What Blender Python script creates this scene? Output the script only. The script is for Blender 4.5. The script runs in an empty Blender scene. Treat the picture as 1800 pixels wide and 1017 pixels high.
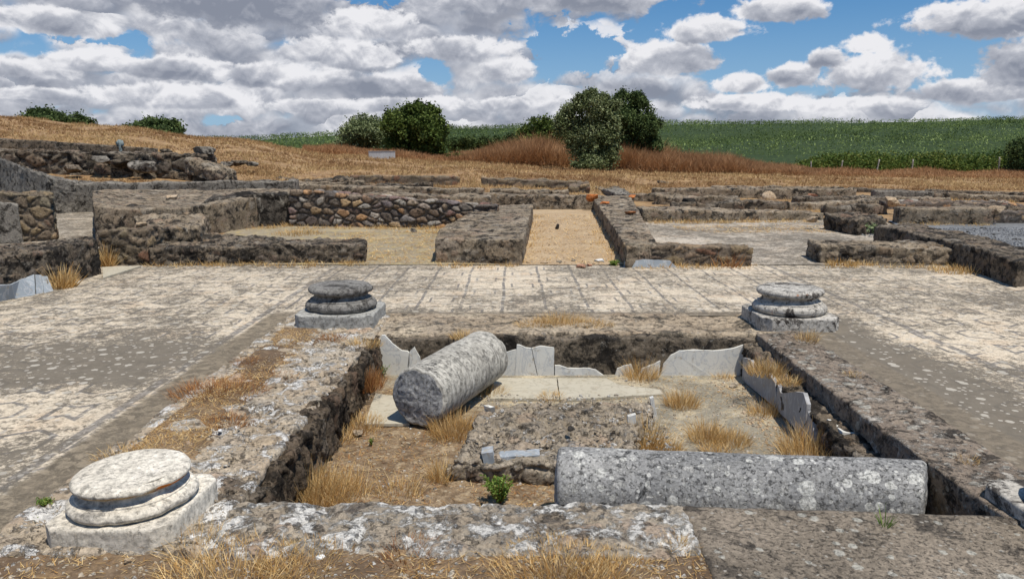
import bpy, bmesh, math, random
from mathutils import Vector, noise
R = math.radians
random.seed(7)
sc = bpy.context.scene
COL = sc.collection

# ------------------------------------------------------------------ camera
F, CAMH, HZ = 1350.0, 1.65, 265.0
PITCH = math.atan((508.5 - HZ) / F)
cam_d = bpy.data.cameras.new("camera"); cam = bpy.data.objects.new("camera", cam_d); COL.objects.link(cam)
cam_d.sensor_width = 36.0; cam_d.lens = 36.0 * F / 1800.0
cam_d.clip_start = 0.05; cam_d.clip_end = 6000
cam.location = (0, 0, CAMH); cam.rotation_euler = (math.pi / 2 - PITCH, 0, 0)
sc.camera = cam
sc.view_settings.view_transform = 'Standard'; sc.view_settings.look = 'None'
sc.view_settings.exposure = 0.0; sc.view_settings.gamma = 1.0
sc.cycles.max_bounces = 4; sc.cycles.diffuse_bounces = 2; sc.cycles.glossy_bounces = 1
sc.cycles.transparent_max_bounces = 4
sc.cycles.use_adaptive_sampling = True

# ------------------------------------------------------------------ node helper
class NT:
    def __init__(s, tree): s.t = tree; s.n = tree.nodes; s.l = tree.links
    def node(s, kind, **kw):
        n = s.n.new(kind)
        for k, v in kw.items(): setattr(n, k, v)
        return n
    def put(s, sock, v):
        if isinstance(v, bpy.types.NodeSocket): s.l.new(v, sock)
        elif v is not None:
            if isinstance(v, (tuple, list)) and sock.type == 'RGBA' and len(v) == 3: v = (*v, 1)
            sock.default_value = v
    def m(s, op, a, b=None, c=None, clamp=False):
        n = s.node('ShaderNodeMath', operation=op, use_clamp=clamp)
        s.put(n.inputs[0], a); s.put(n.inputs[1], b)
        if c is not None: s.put(n.inputs[2], c)
        return n.outputs[0]
    def add(s, a, b): return s.m('ADD', a, b)
    def sub(s, a, b): return s.m('SUBTRACT', a, b)
    def mul(s, a, b): return s.m('MULTIPLY', a, b)
    def mx(s, a, b): return s.m('MAXIMUM', a, b)
    def mn(s, a, b): return s.m('MINIMUM', a, b)
    def step(s, v, lo, hi, a=0.0, b=1.0):          # smoothstep
        n = s.node('ShaderNodeMapRange', interpolation_type='SMOOTHSTEP')
        s.put(n.inputs[0], v); s.put(n.inputs[1], lo); s.put(n.inputs[2], hi); s.put(n.inputs[3], a); s.put(n.inputs[4], b)
        return n.outputs[0]
    def mix(s, f, a, b, mode='MIX'):
        n = s.node('ShaderNodeMix', data_type='RGBA', blend_type=mode)
        s.put(n.inputs[0], f); s.put(n.inputs[6], a); s.put(n.inputs[7], b)
        return n.outputs[2]
    def noise(s, vec, scale, detail=4.0, rough=0.6, dist=0.0):
        n = s.node('ShaderNodeTexNoise'); s.put(n.inputs['Vector'], vec)
        s.put(n.inputs['Scale'], scale); s.put(n.inputs['Detail'], detail)
        s.put(n.inputs['Roughness'], rough); s.put(n.inputs['Distortion'], dist)
        return n.outputs[0]
    def vor(s, vec, scale, feature='F1', rnd=1.0):
        n = s.node('ShaderNodeTexVoronoi', feature=feature); s.put(n.inputs['Vector'], vec)
        s.put(n.inputs['Scale'], scale); s.put(n.inputs['Randomness'], rnd)
        return n
    def ramp(s, f, stops):
        n = s.node('ShaderNodeValToRGB'); s.put(n.inputs[0], f)
        e = n.color_ramp.elements
        while len(e) < len(stops): e.new(0.5)
        for q, (p, c) in zip(e, stops): q.position = p; q.color = (*c, 1)
        return n.outputs[0]
    def vec(s, x, y, z):
        n = s.node('ShaderNodeCombineXYZ'); s.put(n.inputs[0], x); s.put(n.inputs[1], y); s.put(n.inputs[2], z)
        return n.outputs[0]
    def sep(s, v):
        n = s.node('ShaderNodeSeparateXYZ'); s.put(n.inputs[0], v); return n.outputs
    def vm(s, op, a, b=None):
        n = s.node('ShaderNodeVectorMath', operation=op); s.put(n.inputs[0], a); s.put(n.inputs[1], b)
        return n.outputs['Value'] if op in ('LENGTH', 'DOT_PRODUCT', 'DISTANCE') else n.outputs[0]

# ------------------------------------------------------------------ sky and sun
TO_SUN = Vector((0.24, -0.27, 0.93)).normalized()
SUN_EL = math.asin(TO_SUN.z); SUN_AZ = math.atan2(TO_SUN.x, TO_SUN.y)
world = bpy.data.worlds.new("World"); sc.world = world; world.use_nodes = True
w = NT(world.node_tree); w.n.clear()
sky = w.node('ShaderNodeTexSky', sky_type='NISHITA', sun_disc=False)
sky.sun_elevation = SUN_EL; sky.sun_rotation = SUN_AZ; sky.altitude = 100; sky.air_density = 1.0; sky.dust_density = 0.6; sky.ozone_density = 2.5
dirv = w.node('ShaderNodeTexCoord').outputs['Generated']
dx, dy, dz = w.sep(dirv)
az = w.m('ARCTAN2', dx, dy)
el = w.m('ARCSINE', dz, 0.0)
K = 10.0
def cvec(de=0.0, sx=1.0, off=0.0):
    return w.vec(w.mul(az, K * sx), w.mul(w.add(el, de), K * 1.25), off)
f1 = w.noise(cvec(), 1.0, 7.0, 0.56, 0.25)
g1 = w.noise(cvec(), 1.3, 3.5, 0.5, 0.3)
f2 = w.noise(cvec(0.016), 1.3, 3.5, 0.5, 0.3)
fine = w.noise(cvec(off=4.2), 3.2, 6.0, 0.6, 0.3)
micro = w.noise(cvec(off=9.1), 9.0, 5.0, 0.6, 0.2)
lit = w.add(w.sub(g1, f2), w.mul(w.sub(fine, w.noise(cvec(0.005, off=4.2), 3.2, 6.0, 0.6, 0.3)), 0.45))                      # tops of the billows catch the light
blue = w.mix(1.0, sky.outputs[0], (0.50, 0.80, 1.0), 'MULTIPLY')
blue = w.mix(w.step(el, 0.0, 0.20), w.mix(0.7, blue, (3.2, 4.7, 6.8)), w.mix(0.35, blue, (0.5, 1.9, 4.6)))
GREY, MID, WHITE = (2.35, 2.6, 3.25), (4.4, 4.6, 5.2), (8.0, 8.0, 8.3)
def cloud_col(s):
    return w.ramp(s, [(0.0, (GREY[0]/8, GREY[1]/8, GREY[2]/8)), (0.45, (MID[0]/8, MID[1]/8, MID[2]/8)), (0.85, (WHITE[0]/8, WHITE[1]/8, WHITE[2]/8))])
def clayer(sky_c, mask, s):
    c = w.mix(1.0, cloud_col(s), (8, 8, 8), 'MULTIPLY')
    return w.mix(mask, sky_c, c)
# general deck, denser low down and towards the left
lowf = w.noise(w.vec(w.mul(az, 4.5), w.mul(el, 13.0), 1.3), 1.0, 6.0, 0.55, 0.3)
cover = w.add(w.add(w.mul(lowf, 0.9), w.mul(f1, 0.45)), w.step(az, -0.1, 0.5, 0.13, 0.0))
cover = w.add(cover, w.step(el, 0.03, 0.09, 0.14, 0.0))
cover = w.add(cover, w.step(el, 0.19, 0.32, 0.0, -0.24))
cover = w.sub(cover, w.mul(w.mul(w.step(el, 0.05, 0.11), w.step(az, 0.02, 0.24)), 0.20))
def hole(cx, cy, rx, ry):
    a0, e0 = math.atan((cx - 900) / 1350.0), (HZ - cy) / 1350.0
    p_, q_ = w.mul(w.sub(az, a0), 1350 / rx), w.mul(w.sub(el, e0), 1350 / ry)
    return w.step(w.add(w.m('SQRT', w.add(w.mul(p_, p_), w.mul(q_, q_))), w.mul(w.sub(fine, .5), 2.2)), 1.2, 0.2, 0.0, 0.26)
for h_ in [(230, 100, 90, 20), (670, 12, 90, 26), (985, 105, 110, 60), (1190, 60, 70, 30), (770, 140, 40, 30), (150, 205, 60, 14), (380, 215, 90, 14), (1350, 110, 60, 40)]:
    cover = w.sub(cover, hole(*h_))
dm = w.step(cover, 0.70, 0.86)
ds = w.m('ADD', w.add(w.mul(lit, 0.9), 0.16), w.mul(fine, 0.3), clamp=True)
cur = clayer(blue, w.mul(dm, .92), ds)
def puffs(cur, kx, ky, off, gate, tone, rad):
    """a population of separate cumulus heads: each cell is one cloud, bright above and grey below"""
    wf_ = w.mul(w.sub(fine, .5), .60); wf2 = w.mul(w.sub(f1, .5), .45)
    q = w.vec(w.add(w.mul(az, kx), w.add(wf2, off)), w.add(w.mul(el, ky), w.add(wf_, wf2)), off)
    n = w.node('ShaderNodeTexVoronoi', voronoi_dimensions='2D'); w.put(n.inputs['Vector'], q); n.inputs['Scale'].default_value = 1.0; n.inputs['Randomness'].default_value = .85
    qx, qy, _ = w.sep(q); cx, cy, _ = w.sep(n.outputs['Position']); rn = w.sep(n.outputs['Color'])
    dv = w.sub(qy, cy)
    fld = w.sub(w.add(rad, w.mul(rn[1], .2)), n.outputs['Distance'])
    mk = w.mul(w.step(fld, 0.0, .22), w.step(w.add(cover, w.mul(w.sub(rn[0], .5), .12)), gate, gate + .05))
    s = w.m('ADD', w.add(w.mul(dv, 1.15), tone), w.add(w.mul(lit, 1.5), w.add(w.mul(w.sub(rn[2], .5), .34), w.mul(w.sub(fine, .5), .3))), clamp=True)
    return clayer(cur, w.mul(mk, .85), s)
cur = puffs(cur, 17.0, 34.0, 3.3, .64, .44, .46)
cur = puffs(cur, 10.0, 20.0, 7.7, .66, .44, .44)
cur = puffs(cur, 6.5, 12.5, 1.7, .66, .44, .40)
# individual cumulus, far ones first: azimuth, elevation, half width, half height (degrees), brightness
def px2(cx, cy, rx, ry):
    return ((cx - 900) / 1350.0, (HZ - cy) / 1350.0, rx / 1350.0 * 0.93, ry / 1350.0)
for cx, cy, rx, ry, tone in [
    (60, 185, 95, 14, .25), (330, 185, 150, 26, .1), (560, 195, 120, 18, .0), (760, 190, 120, 20, -.05), (1010, 185, 70, 16, .05),
    (1300, 190, 130, 20, .15), (1480, 195, 130, 14, .15), (1700, 180, 110, 22, -.15),
    (40, 150, 110, 22, .1), (190, 135, 90, 22, .12), (130, 85, 110, 26, .05), (330, 140, 110, 24, -.05), (520, 150, 120, 28, -.05), (700, 160, 110, 26, -.15),
    (880, 190, 60, 16, .1), (620, 110, 130, 30, .02), (890, 135, 52, 30, .12), (800, 100, 120, 28, .05), (1290, 160, 55, 22, .2), (1380, 150, 50, 26, .15),
    (1150, 120, 105, 36, .0), (1240, 75, 90, 26, .1), (1340, 50, 85, 26, .12),
    (70, 30, 150, 36, -.18), (210, 30, 120, 30, -.1), (660, 62, 95, 36, .18), (440, 45, 165, 50, -.42), (980, 14, 265, 46, -.16), (820, 20, 110, 34, -.05),
    (1720, 80, 150, 38, .02), (1790, 150, 80, 46, -.25), (1520, 145, 110, 42, .12), (1500, 108, 46, 20, .38), (1440, 125, 40, 20, -.05), (1800, 20, 30, 14, 0)]:
    a0, e0, ra, re = px2(cx, cy, rx, ry)
    ua = w.mul(w.sub(az, math.atan(a0)), 1.0 / ra)
    ve = w.mul(w.sub(el, e0), 1.0 / re)
    vlow = w.m('MULTIPLY', w.mn(ve, 0.0), 1.45)            # flatter underside
    vv = w.add(w.mx(ve, 0.0), vlow)
    rr = w.m('SQRT', w.add(w.mul(ua, ua), w.mul(vv, vv)))
    fld = w.add(w.sub(1.0, rr), w.add(w.mul(w.sub(f1, 0.5), 1.3), w.add(w.mul(w.sub(fine, 0.5), 1.15), w.mul(w.sub(micro, 0.5), 0.5))))
    mk = w.step(fld, -0.02, 0.26)
    sh = w.m('ADD', w.add(w.mul(ve, 0.50), 0.44 + tone), w.add(w.mul(lit, 2.3), w.mul(w.sub(fine, 0.5), 0.45)), clamp=True)
    sh = w.add(sh, w.step(fld, 0.15, 0.5, 0.14, 0.0))
    cur = clayer(cur, mk, sh)
bg = w.node('ShaderNodeBackground'); w.put(bg.inputs[0], cur); bg.inputs[1].default_value = 0.105
wo = w.node('ShaderNodeOutputWorld'); w.l.new(bg.outputs[0], wo.inputs[0])
world.cycles.sampling_method = 'MANUAL'; world.cycles.sample_map_resolution = 512

sun_d = bpy.data.lights.new("sun", 'SUN'); sun_d.energy = 4.7; sun_d.angle = R(0.5); sun_d.color = (1.0, 0.93, 0.82)
sun = bpy.data.objects.new("sun", sun_d); COL.objects.link(sun)
sun.rotation_euler = TO_SUN.to_track_quat('Z', 'Y').to_euler()

# ------------------------------------------------------------------ back-projection of the photo's points on planes of the place
cP, sP = math.cos(PITCH), math.sin(PITCH)
def ray(px, py):
    a = (px - 900) / F; b = -(py - 508.5) / F
    return Vector((a, cP + b * sP, -sP + b * cP))
def P(px, py, z=0.0):
    d = ray(px, py); t = (z - CAMH) / d.z
    return Vector((d.x * t, d.y * t, z))
def atY(px, py, Y):
    d = ray(px, py); t = Y / d.y
    return Vector((d.x * t, Y, CAMH + d.z * t))
def atX(px, py, X):
    d = ray(px, py); t = X / d.x
    return Vector((X, d.y * t, CAMH + d.z * t))

# ------------------------------------------------------------------ object helpers
def tag(o, label=None, cat=None, group=None, kind=None):
    if label: o['label'] = label
    if cat: o['category'] = cat
    if group: o['group'] = group
    if kind: o['kind'] = kind
    elif cat: o['kind'] = 'thing'
    if cat == 'wall': o['group'] = 'low ruined walls of the rooms'
    return o
def mesh_obj(name, verts, faces, mat, parent=None, smooth=True, cols=None):
    me = bpy.data.meshes.new(name); me.from_pydata(verts, [], faces); me.update()
    if smooth: me.polygons.foreach_set('use_smooth', [True] * len(me.polygons))
    if mat: me.materials.append(mat)
    if cols is not None:
        at = me.color_attributes.new('stone', 'FLOAT_COLOR', 'POINT')
        flat = []
        for c in cols: flat.extend((c[0], c[1], c[2], 1.0))
        at.data.foreach_set('color', flat)
    o = bpy.data.objects.new(name, me); COL.objects.link(o)
    if parent: o.parent = parent
    return o
def empty(name, loc, rz=0.0):
    o = bpy.data.objects.new(name, None); COL.objects.link(o); o.location = loc; o.rotation_euler = (0, 0, rz)
    o.empty_display_size = 0.2
    return o
def fbm3(p, amp, freq, seed):
    q = (p * freq) + Vector((seed * 3.7, seed * 1.3, seed * 2.1))
    v = noise.noise_vector(q * 3.1); r = noise.noise_vector(q * 7.3)
    return (noise.noise_vector(q) * .8 + Vector((abs(v.x), abs(v.y), abs(v.z))) * .75 - Vector((.2, .2, .2)) + Vector((abs(r.x), abs(r.y), abs(r.z))) * .42 + noise.noise_vector(q * 14.0) * 0.16) * amp

def bar(name, secs, res=0.05, amp=0.02, freq=3.0, rnd=0.04, rag=0.0, stone=None, sdepth=0.02, seed=1.0, mat=None, parent=None, maxn=420, ends=True, hide=.38):
    """secs: list of (front xy, back xy, ztop, zbase); a rough bar following them, sides and top as one surface"""
    S = [(Vector((a[0], a[1])), Vector((b[0], b[1])), zt, zb) for a, b, zt, zb in secs]
    lens = [((S[i][0] + S[i][1]) / 2 - (S[i+1][0] + S[i+1][1]) / 2).length for i in range(len(S) - 1)]
    L = sum(lens); Wd = sum((s[0] - s[1]).length for s in S) / len(S); H = sum(s[2] - s[3] for s in S) / len(S)
    nu = max(2, min(maxn, int(L / res))); nv = max(2, min(120, int(Wd / res))); nw = max(2, min(60, int(H / res)))
    rnd = min(rnd, 0.45 * min(L, Wd, H))
    cum = [0.0]
    for l in lens: cum.append(cum[-1] + l)
    def sect(u):
        u = max(0.0, min(L, u)); i = 0
        while i < len(lens) - 1 and u > cum[i+1]: i += 1
        t = (u - cum[i]) / max(lens[i], 1e-6)
        A, B = S[i], S[i+1]
        f = A[0].lerp(B[0], t); b = A[1].lerp(B[1], t)
        d = ((B[0] + B[1]) - (A[0] + A[1])).normalized()
        return f, b, A[2] + (B[2] - A[2]) * t, A[3] + (B[3] - A[3]) * t, d
    verts, cols, idx = [], [], {}
    def vert(i, j, k):
        key = (i, j, k)
        if key in idx: return idx[key]
        u, v, ww = L * i / nu, Wd * j / nv, H * k / nw
        cu = min(max(u, rnd), L - rnd); cv = min(max(v, rnd), Wd - rnd); cw = min(ww, H - rnd)
        du, dv, dw = u - cu, v - cv, ww - cw
        ln = math.sqrt(du*du + dv*dv + dw*dw)
        if ln > 1e-6:
            s = rnd / max(ln, rnd) if (abs(du) > 1e-6) + (abs(dv) > 1e-6) + (abs(dw) > 1e-6) > 1 else 1.0
            u, v, ww = cu + du * s, cv + dv * s, cw + dw * s
            n3 = (du / ln, dv / ln, dw / ln)
        else: n3 = (0, 0, 1)
        f, b, zt, zb, d = sect(u)
        q = f.lerp(b, v / Wd)
        z = zb + (zt - zb) * (ww / H)
        side = Vector((b.x - f.x, b.y - f.y)).normalized()
        p = Vector((q.x, q.y, z))
        nrm = Vector((d.x * n3[0] + side.x * n3[1], d.y * n3[0] + side.y * n3[1], n3[2]))
        if rag: p.z += (ww / H) * rag * (noise.noise(Vector((p.x * 1.3 + seed, p.y * 1.3, seed))) * 0.9 + noise.noise(Vector((p.x * 4 + seed, p.y * 4, 5))) * 0.5)
        c = (0.5, 0.5, 0.0)
        if stone:
            sp = Vector((p.x * stone[0], p.y * stone[0], p.z * stone[1])) + Vector((seed * 5.1, seed * 2.2, seed))
            sp += noise.noise_vector(sp * 0.7) * 0.25
            ds, pts = noise.voronoi(sp)
            edge = min(1.0, max(0.0, (ds[1] - ds[0]) * 5.5 - .25))
            e2 = edge * edge * (3 - 2 * edge)
            h1 = abs(math.sin(pts[0].x * 127.1 + pts[0].y * 311.7 + pts[0].z * 74.7) * 43758.5453) % 1
            h2 = abs(math.sin(pts[0].x * 269.5 + pts[0].y * 183.3 + pts[0].z * 246.1) * 24634.6345) % 1
            p += nrm * (sdepth * (e2 - 0.6 + (h2 - 0.5) * 0.8))
            if h2 < hide: e2 *= .25
            c = (h1, h2, e2)
        p += fbm3(p, amp, freq, seed)
        idx[key] = len(verts); verts.append(tuple(p)); cols.append(c)
        return idx[key]
    faces = []
    for i in range(nu):
        for j in range(nv): faces.append((vert(i, j, nw), vert(i+1, j, nw), vert(i+1, j+1, nw), vert(i, j+1, nw)))
        for k in range(nw):
            faces.append((vert(i, 0, k), vert(i+1, 0, k), vert(i+1, 0, k+1), vert(i, 0, k+1)))
            faces.append((vert(i+1, nv, k), vert(i, nv, k), vert(i, nv, k+1), vert(i+1, nv, k+1)))
    if ends:
        for j in range(nv):
            for k in range(nw):
                faces.append((vert(0, j+1, k), vert(0, j, k), vert(0, j, k+1), vert(0, j+1, k+1)))
                faces.append((vert(nu, j, k), vert(nu, j+1, k), vert(nu, j+1, k+1), vert(nu, j, k+1)))
    return mesh_obj(name, verts, faces, mat, parent, True, cols)

def sheet(name, x0, x1, y0, y1, zf, res, mat, inside=None, kind='structure'):
    nx, ny = max(1, int((x1 - x0) / res)), max(1, int((y1 - y0) / res))
    V = []; Fc = []
    for j in range(ny + 1):
        for i in range(nx + 1):
            x = x0 + (x1 - x0) * i / nx; y = y0 + (y1 - y0) * j / ny
            V.append((x, y, zf(x, y)))
    for j in range(ny):
        for i in range(nx):
            if inside and not inside(x0 + (x1 - x0) * (i + .5) / nx, y0 + (y1 - y0) * (j + .5) / ny): continue
            a = j * (nx + 1) + i
            Fc.append((a, a + 1, a + nx + 2, a + nx + 1))
    o = mesh_obj(name, V, Fc, mat)
    if kind: o['kind'] = kind
    return o

# ------------------------------------------------------------------ materials
def new_mat(name):
    m = bpy.data.materials.new(name); m.use_nodes = True
    t = NT(m.node_tree); t.n.clear()
    out = t.node('ShaderNodeOutputMaterial'); b = t.node('ShaderNodeBsdfPrincipled')
    t.l.new(b.outputs[0], out.inputs[0])
    b.inputs['Roughness'].default_value = 0.9
    b.inputs['Specular IOR Level'].default_value = 0.15
    return m, t, b
def finish(t, b, col, height=None, dist=0.01, strength=0.8, rough=None):
    t.put(b.inputs['Base Color'], col)
    if rough is not None: t.put(b.inputs['Roughness'], rough)
    if height is not None:
        bp = t.node('ShaderNodeBump'); bp.inputs['Strength'].default_value = strength; bp.inputs['Distance'].default_value = dist
        t.put(bp.inputs['Height'], height); t.l.new(bp.outputs[0], b.inputs['Normal'])
def pos(t, sx=1, sy=1, sz=1, off=(0, 0, 0)):
    g = t.node('ShaderNodeNewGeometry').outputs['Position']
    n = t.node('ShaderNodeMapping'); t.put(n.inputs[0], g); n.inputs['Scale'].default_value = (sx, sy, sz); n.inputs['Location'].default_value = off
    return n.outputs[0]
def discs(t, v, scale, amount, soft=0.06):
    """round lichen rosettes of varied size; returns mask"""
    wv = t.vm('ADD', v, t.vm('MULTIPLY', t.node('ShaderNodeTexNoise').outputs[1], (0, 0, 0)))
    n = t.vor(v, scale)
    cr = t.sep(n.outputs['Color'])
    rad = t.mul(t.step(cr[0], 1.0 - amount, 1.0), 0.42)
    wob = t.mul(t.sub(t.noise(v, scale * 3.0, 3.0, 0.6), 0.5), 0.22)
    return t.step(t.sub(rad, t.add(n.outputs['Distance'], wob)), 0.0, soft)

def rock(name, base, dark=(.035, .03, .025), dark_t=(.52, .62), pale=(.42, .39, .34), pale_t=(.60, .68), psc=9.0,
         disc=None, stones=None, stone_amt=0.8, bump=0.012, bstr=0.9, fine=38.0, orange=0.0, seed=0.0, moss=0.0, gs=17.0, pit=.55, speck=.5, streak=None):
    m, t, b = new_mat(name)
    v = pos(t, off=(seed * 3.1, seed * 7.7, seed * 1.9))
    n1 = t.noise(v, 1.7, 6, 0.65, 0.3)
    n2 = t.noise(v, fine, 5, 0.7)
    n3 = t.noise(v, psc, 8, 0.72, 0.4)
    n4 = t.noise(v, psc * 0.42, 8, 0.74, 0.6)
    c = t.ramp(n1, [(0.3, base[0]), (0.5, base[1]), (0.7, base[2])])
    hgt = t.add(t.mul(n2, 0.5), t.mul(n3, 0.9))
    if stones:
        a = t.node('ShaderNodeAttribute', attribute_name='stone')
        sr = t.sep(a.outputs['Color'])
        nst = len(stones)
        stc = t.ramp(sr[0], [((i + .5) / nst, s) for i, s in enumerate(stones)])
        stc = t.mix(t.mul(t.noise(v, 14, 6, .7), .55), stc, c)
        c = t.mix(t.mul(sr[2], stone_amt), c, stc)
    c = t.mix(t.step(n4, dark_t[0], dark_t[1]), c, dark)
    pm = t.step(t.add(t.mul(n3, .7), t.mul(t.noise(v, psc * 3.3, 6, .7, seed), .3)), pale_t[0], pale_t[1])
    c = t.mix(t.mul(pm, .9), c, pale)
    hgt = t.add(hgt, t.mul(pm, .25))
    g1_ = t.noise(v, gs, 8, .78, .3); g2_ = t.noise(pos(t, off=(seed + 5, 2, 1)), gs * 1.7, 8, .78)
    pitm = t.step(g1_, .545, .60)
    c = t.mix(t.mul(pitm, pit), c, (dark[0] * .8, dark[1] * .8, dark[2] * .8))
    spm = t.step(g2_, .585, .63)
    c = t.mix(t.mul(spm, speck), c, pale)
    hgt = t.add(hgt, t.sub(t.mul(spm, .3), t.mul(pitm, .7)))
    if streak:
        ax, k1, k2, amt = streak
        al = t.vm('DOT_PRODUCT', v, ax); sv = t.vm('ADD', t.vm('MULTIPLY', v, (k2, k2, k2)), t.vm('MULTIPLY', t.vec(al, al, al), tuple(k1 * q for q in ax)))
        c = t.mix(t.mul(t.step(t.noise(sv, 1.0, 7, .68, .3), .50, .62), amt), c, dark)
        c = t.mix(t.mul(t.step(t.noise(t.vm('ADD', sv, (9, 4, 2)), 1.0, 7, .68, .3), .56, .66), amt), c, pale)
    if moss: c = t.mix(t.mul(t.step(t.noise(v, 2.3, 7, .7, 1.0), .58, .66), moss), c, (.20, .125, .055))
    if disc:
        for (scl, amt, dc) in disc:
            dm_ = discs(t, v, scl, amt)
            c = t.mix(t.mul(dm_, .88), c, t.mix(t.mul(n2, .6), dc, (dc[0]*.55, dc[1]*.55, dc[2]*.55)))
            hgt = t.add(hgt, t.mul(dm_, .12))
    if orange:
        c = t.mix(t.mul(t.step(t.noise(v, 5.0, 7, .7, .8), orange, orange + .05), .9), c, (.55, .16, .02))
    c = t.mix(1.0, c, t.ramp(n2, [(.3, (.55, .55, .55)), (.7, (1.4, 1.4, 1.4))]), 'MULTIPLY')
    finish(t, b, c, hgt, bump, bstr)
    return m

WALL_ST = [(.12, .10, .085), (.33, .20, .11), (.20, .175, .14), (.46, .33, .20), (.16, .14, .13), (.30, .15, .09), (.25, .24, .22), (.40, .36, .30)]
M = {}
M['wall'] = rock('weathered_wall', [(.15, .118, .082), (.27, .218, .155), (.40, .33, .245)], stones=WALL_ST, stone_amt=.45, psc=7, dark_t=(.50, .60), pale_t=(.575, .64), bump=.04, gs=8, pit=.65, speck=.6, moss=.55)
M['walltop'] = M['wall']
M['dwall'] = rock('dark_rubble', [(.095, .075, .055), (.165, .135, .10), (.27, .22, .165)], stones=WALL_ST, stone_amt=.45, psc=8, dark_t=(.48, .57), pale=(.40, .37, .32), pale_t=(.59, .66), bump=.045, seed=2, gs=10, pit=.8, speck=.55)
M['rubble'] = rock('coloured_rubble', [(.07, .06, .05), (.11, .09, .075), (.16, .13, .10)], stones=[(.10, .09, .085), (.62, .34, .15), (.15, .13, .12), (.58, .50, .41), (.28, .13, .09), (.25, .25, .26), (.62, .42, .22), (.22, .15, .09), (.48, .44, .38)],
                   stone_amt=1.0, dark_t=(.58, .66), pale_t=(.66, .74), bump=.02, seed=3)
M['tanrubble'] = rock('tan_masonry', [(.10, .085, .06), (.15, .12, .09), (.19, .15, .11)], stones=[(.30, .22, .12), (.42, .28, .16), (.22, .17, .10), (.34, .29, .20), (.25, .12, .07)], stone_amt=.95, dark_t=(.55, .64), pale_t=(.66, .72), bump=.02, seed=4)
M['plaster'] = rock('grey_plaster', [(.15, .13, .11), (.22, .20, .17), (.31, .28, .24)], dark_t=(.50, .62), pale=(.44, .41, .35), pale_t=(.56, .63), psc=8, bump=.03, seed=5, gs=9, pit=.7, speck=.5)
M['kerb'] = rock('rubble_kerb', [(.36, .28, .19), (.45, .37, .27), (.52, .46, .37)], dark=(.12, .095, .07), dark_t=(.54, .63), pale=(.66, .64, .60), pale_t=(.525, .54), psc=5, stones=[(.36, .28, .20), (.42, .32, .22), (.40, .37, .32), (.26, .22, .17), (.44, .28, .19)], stone_amt=.6, bump=.03, seed=6, gs=15, pit=.45, speck=.3)
M['frontkerb'] = rock('white_crusted_kerb', [(.25, .20, .145), (.36, .30, .225), (.45, .385, .30)], dark=(.12, .10, .08), dark_t=(.53, .62), pale=(.64, .62, .575), pale_t=(.508, .522), psc=7, stones=[(.34, .27, .19), (.40, .37, .32), (.26, .22, .17), (.42, .27, .19)], stone_amt=.5, bump=.03, seed=26, gs=18, pit=.55, speck=.4)
M['backkerb'] = rock('back_kerb', [(.28, .22, .15), (.39, .31, .22), (.48, .40, .29)], dark=(.10, .085, .065), dark_t=(.52, .62), pale=(.52, .48, .42), pale_t=(.57, .63), psc=7, stones=WALL_ST, stone_amt=.2, bump=.03, seed=7, gs=12, pit=.5, moss=.3)
M['rightkerb'] = rock('brown_kerb', [(.17, .135, .10), (.25, .20, .155), (.34, .28, .215)], dark=(.06, .05, .04), dark_t=(.52, .61), pale=(.48, .44, .38), pale_t=(.535, .58), psc=8, disc=[(9, .55, (.48, .45, .38)), (22, .5, (.44, .41, .35))], bump=.03, seed=8, gs=13, pit=.7)
M['paving'] = rock('lichened_mortar', [(.155, .128, .098), (.22, .183, .14), (.29, .24, .185)], dark=(.08, .068, .055), dark_t=(.53, .62), pale=(.38, .35, .30), pale_t=(.60, .66), psc=10, disc=[(7, .34, (.47, .45, .39)), (17, .42, (.44, .42, .36)), (40, .4, (.38, .35, .30))], bump=.010, seed=9, gs=52, pit=.35, speck=.45)
M['platform'] = rock('rubble_platform', [(.22, .18, .13), (.32, .265, .195), (.42, .36, .28)], dark=(.07, .058, .045), dark_t=(.53, .62), pale=(.55, .53, .50), pale_t=(.55, .60), psc=9, stones=[(.24, .20, .15), (.40, .25, .16), (.38, .34, .29), (.19, .16, .13)], stone_amt=.5, bump=.03, seed=10, gs=16, pit=.75, speck=.6)
M['streakwall'] = rock('black_streaked_plaster', [(.06, .05, .04), (.10, .085, .07), (.17, .15, .125)], dark=(.022, .019, .016), dark_t=(.46, .56), pale=(.34, .31, .26), pale_t=(.60, .66), psc=6, bump=.04, seed=40, gs=9, pit=.7, speck=.3, streak=((0, 0, 1), -5.0, 7.0, .7))
M['earthface'] = rock('brown_earthy_rubble', [(.07, .052, .036), (.125, .095, .066), (.20, .155, .11)], dark=(.03, .024, .018), dark_t=(.50, .58), pale=(.34, .29, .22), pale_t=(.62, .69), stones=WALL_ST, stone_amt=.25, bump=.04, seed=41, gs=14, pit=.8, speck=.3)
M['gravelstone'] = rock('gravel_stone', [(.14, .145, .15), (.22, .225, .23), (.33, .33, .33)], bump=.005, seed=42, gs=4)
M['basestain'] = rock('orange_stained_marble', [(.50, .45, .37), (.52, .40, .25), (.50, .32, .14)], dark=(.22, .13, .06), dark_t=(.50, .62), pale=(.7, .66, .57), pale_t=(.57, .66), bump=.006, orange=.53, seed=43, gs=30, pit=.4)
M['colA'] = rock('grey_marble_shaft', [(.32, .30, .26), (.45, .425, .37), (.54, .51, .44)], dark=(.09, .085, .08), dark_t=(.56, .64), pale=(.58, .56, .51), pale_t=(.57, .66), psc=6, bump=.008, fine=30, seed=11, gs=20, pit=.25, speck=.25, streak=((.35, .93, 0), 26, 3.0, .55))
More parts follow.
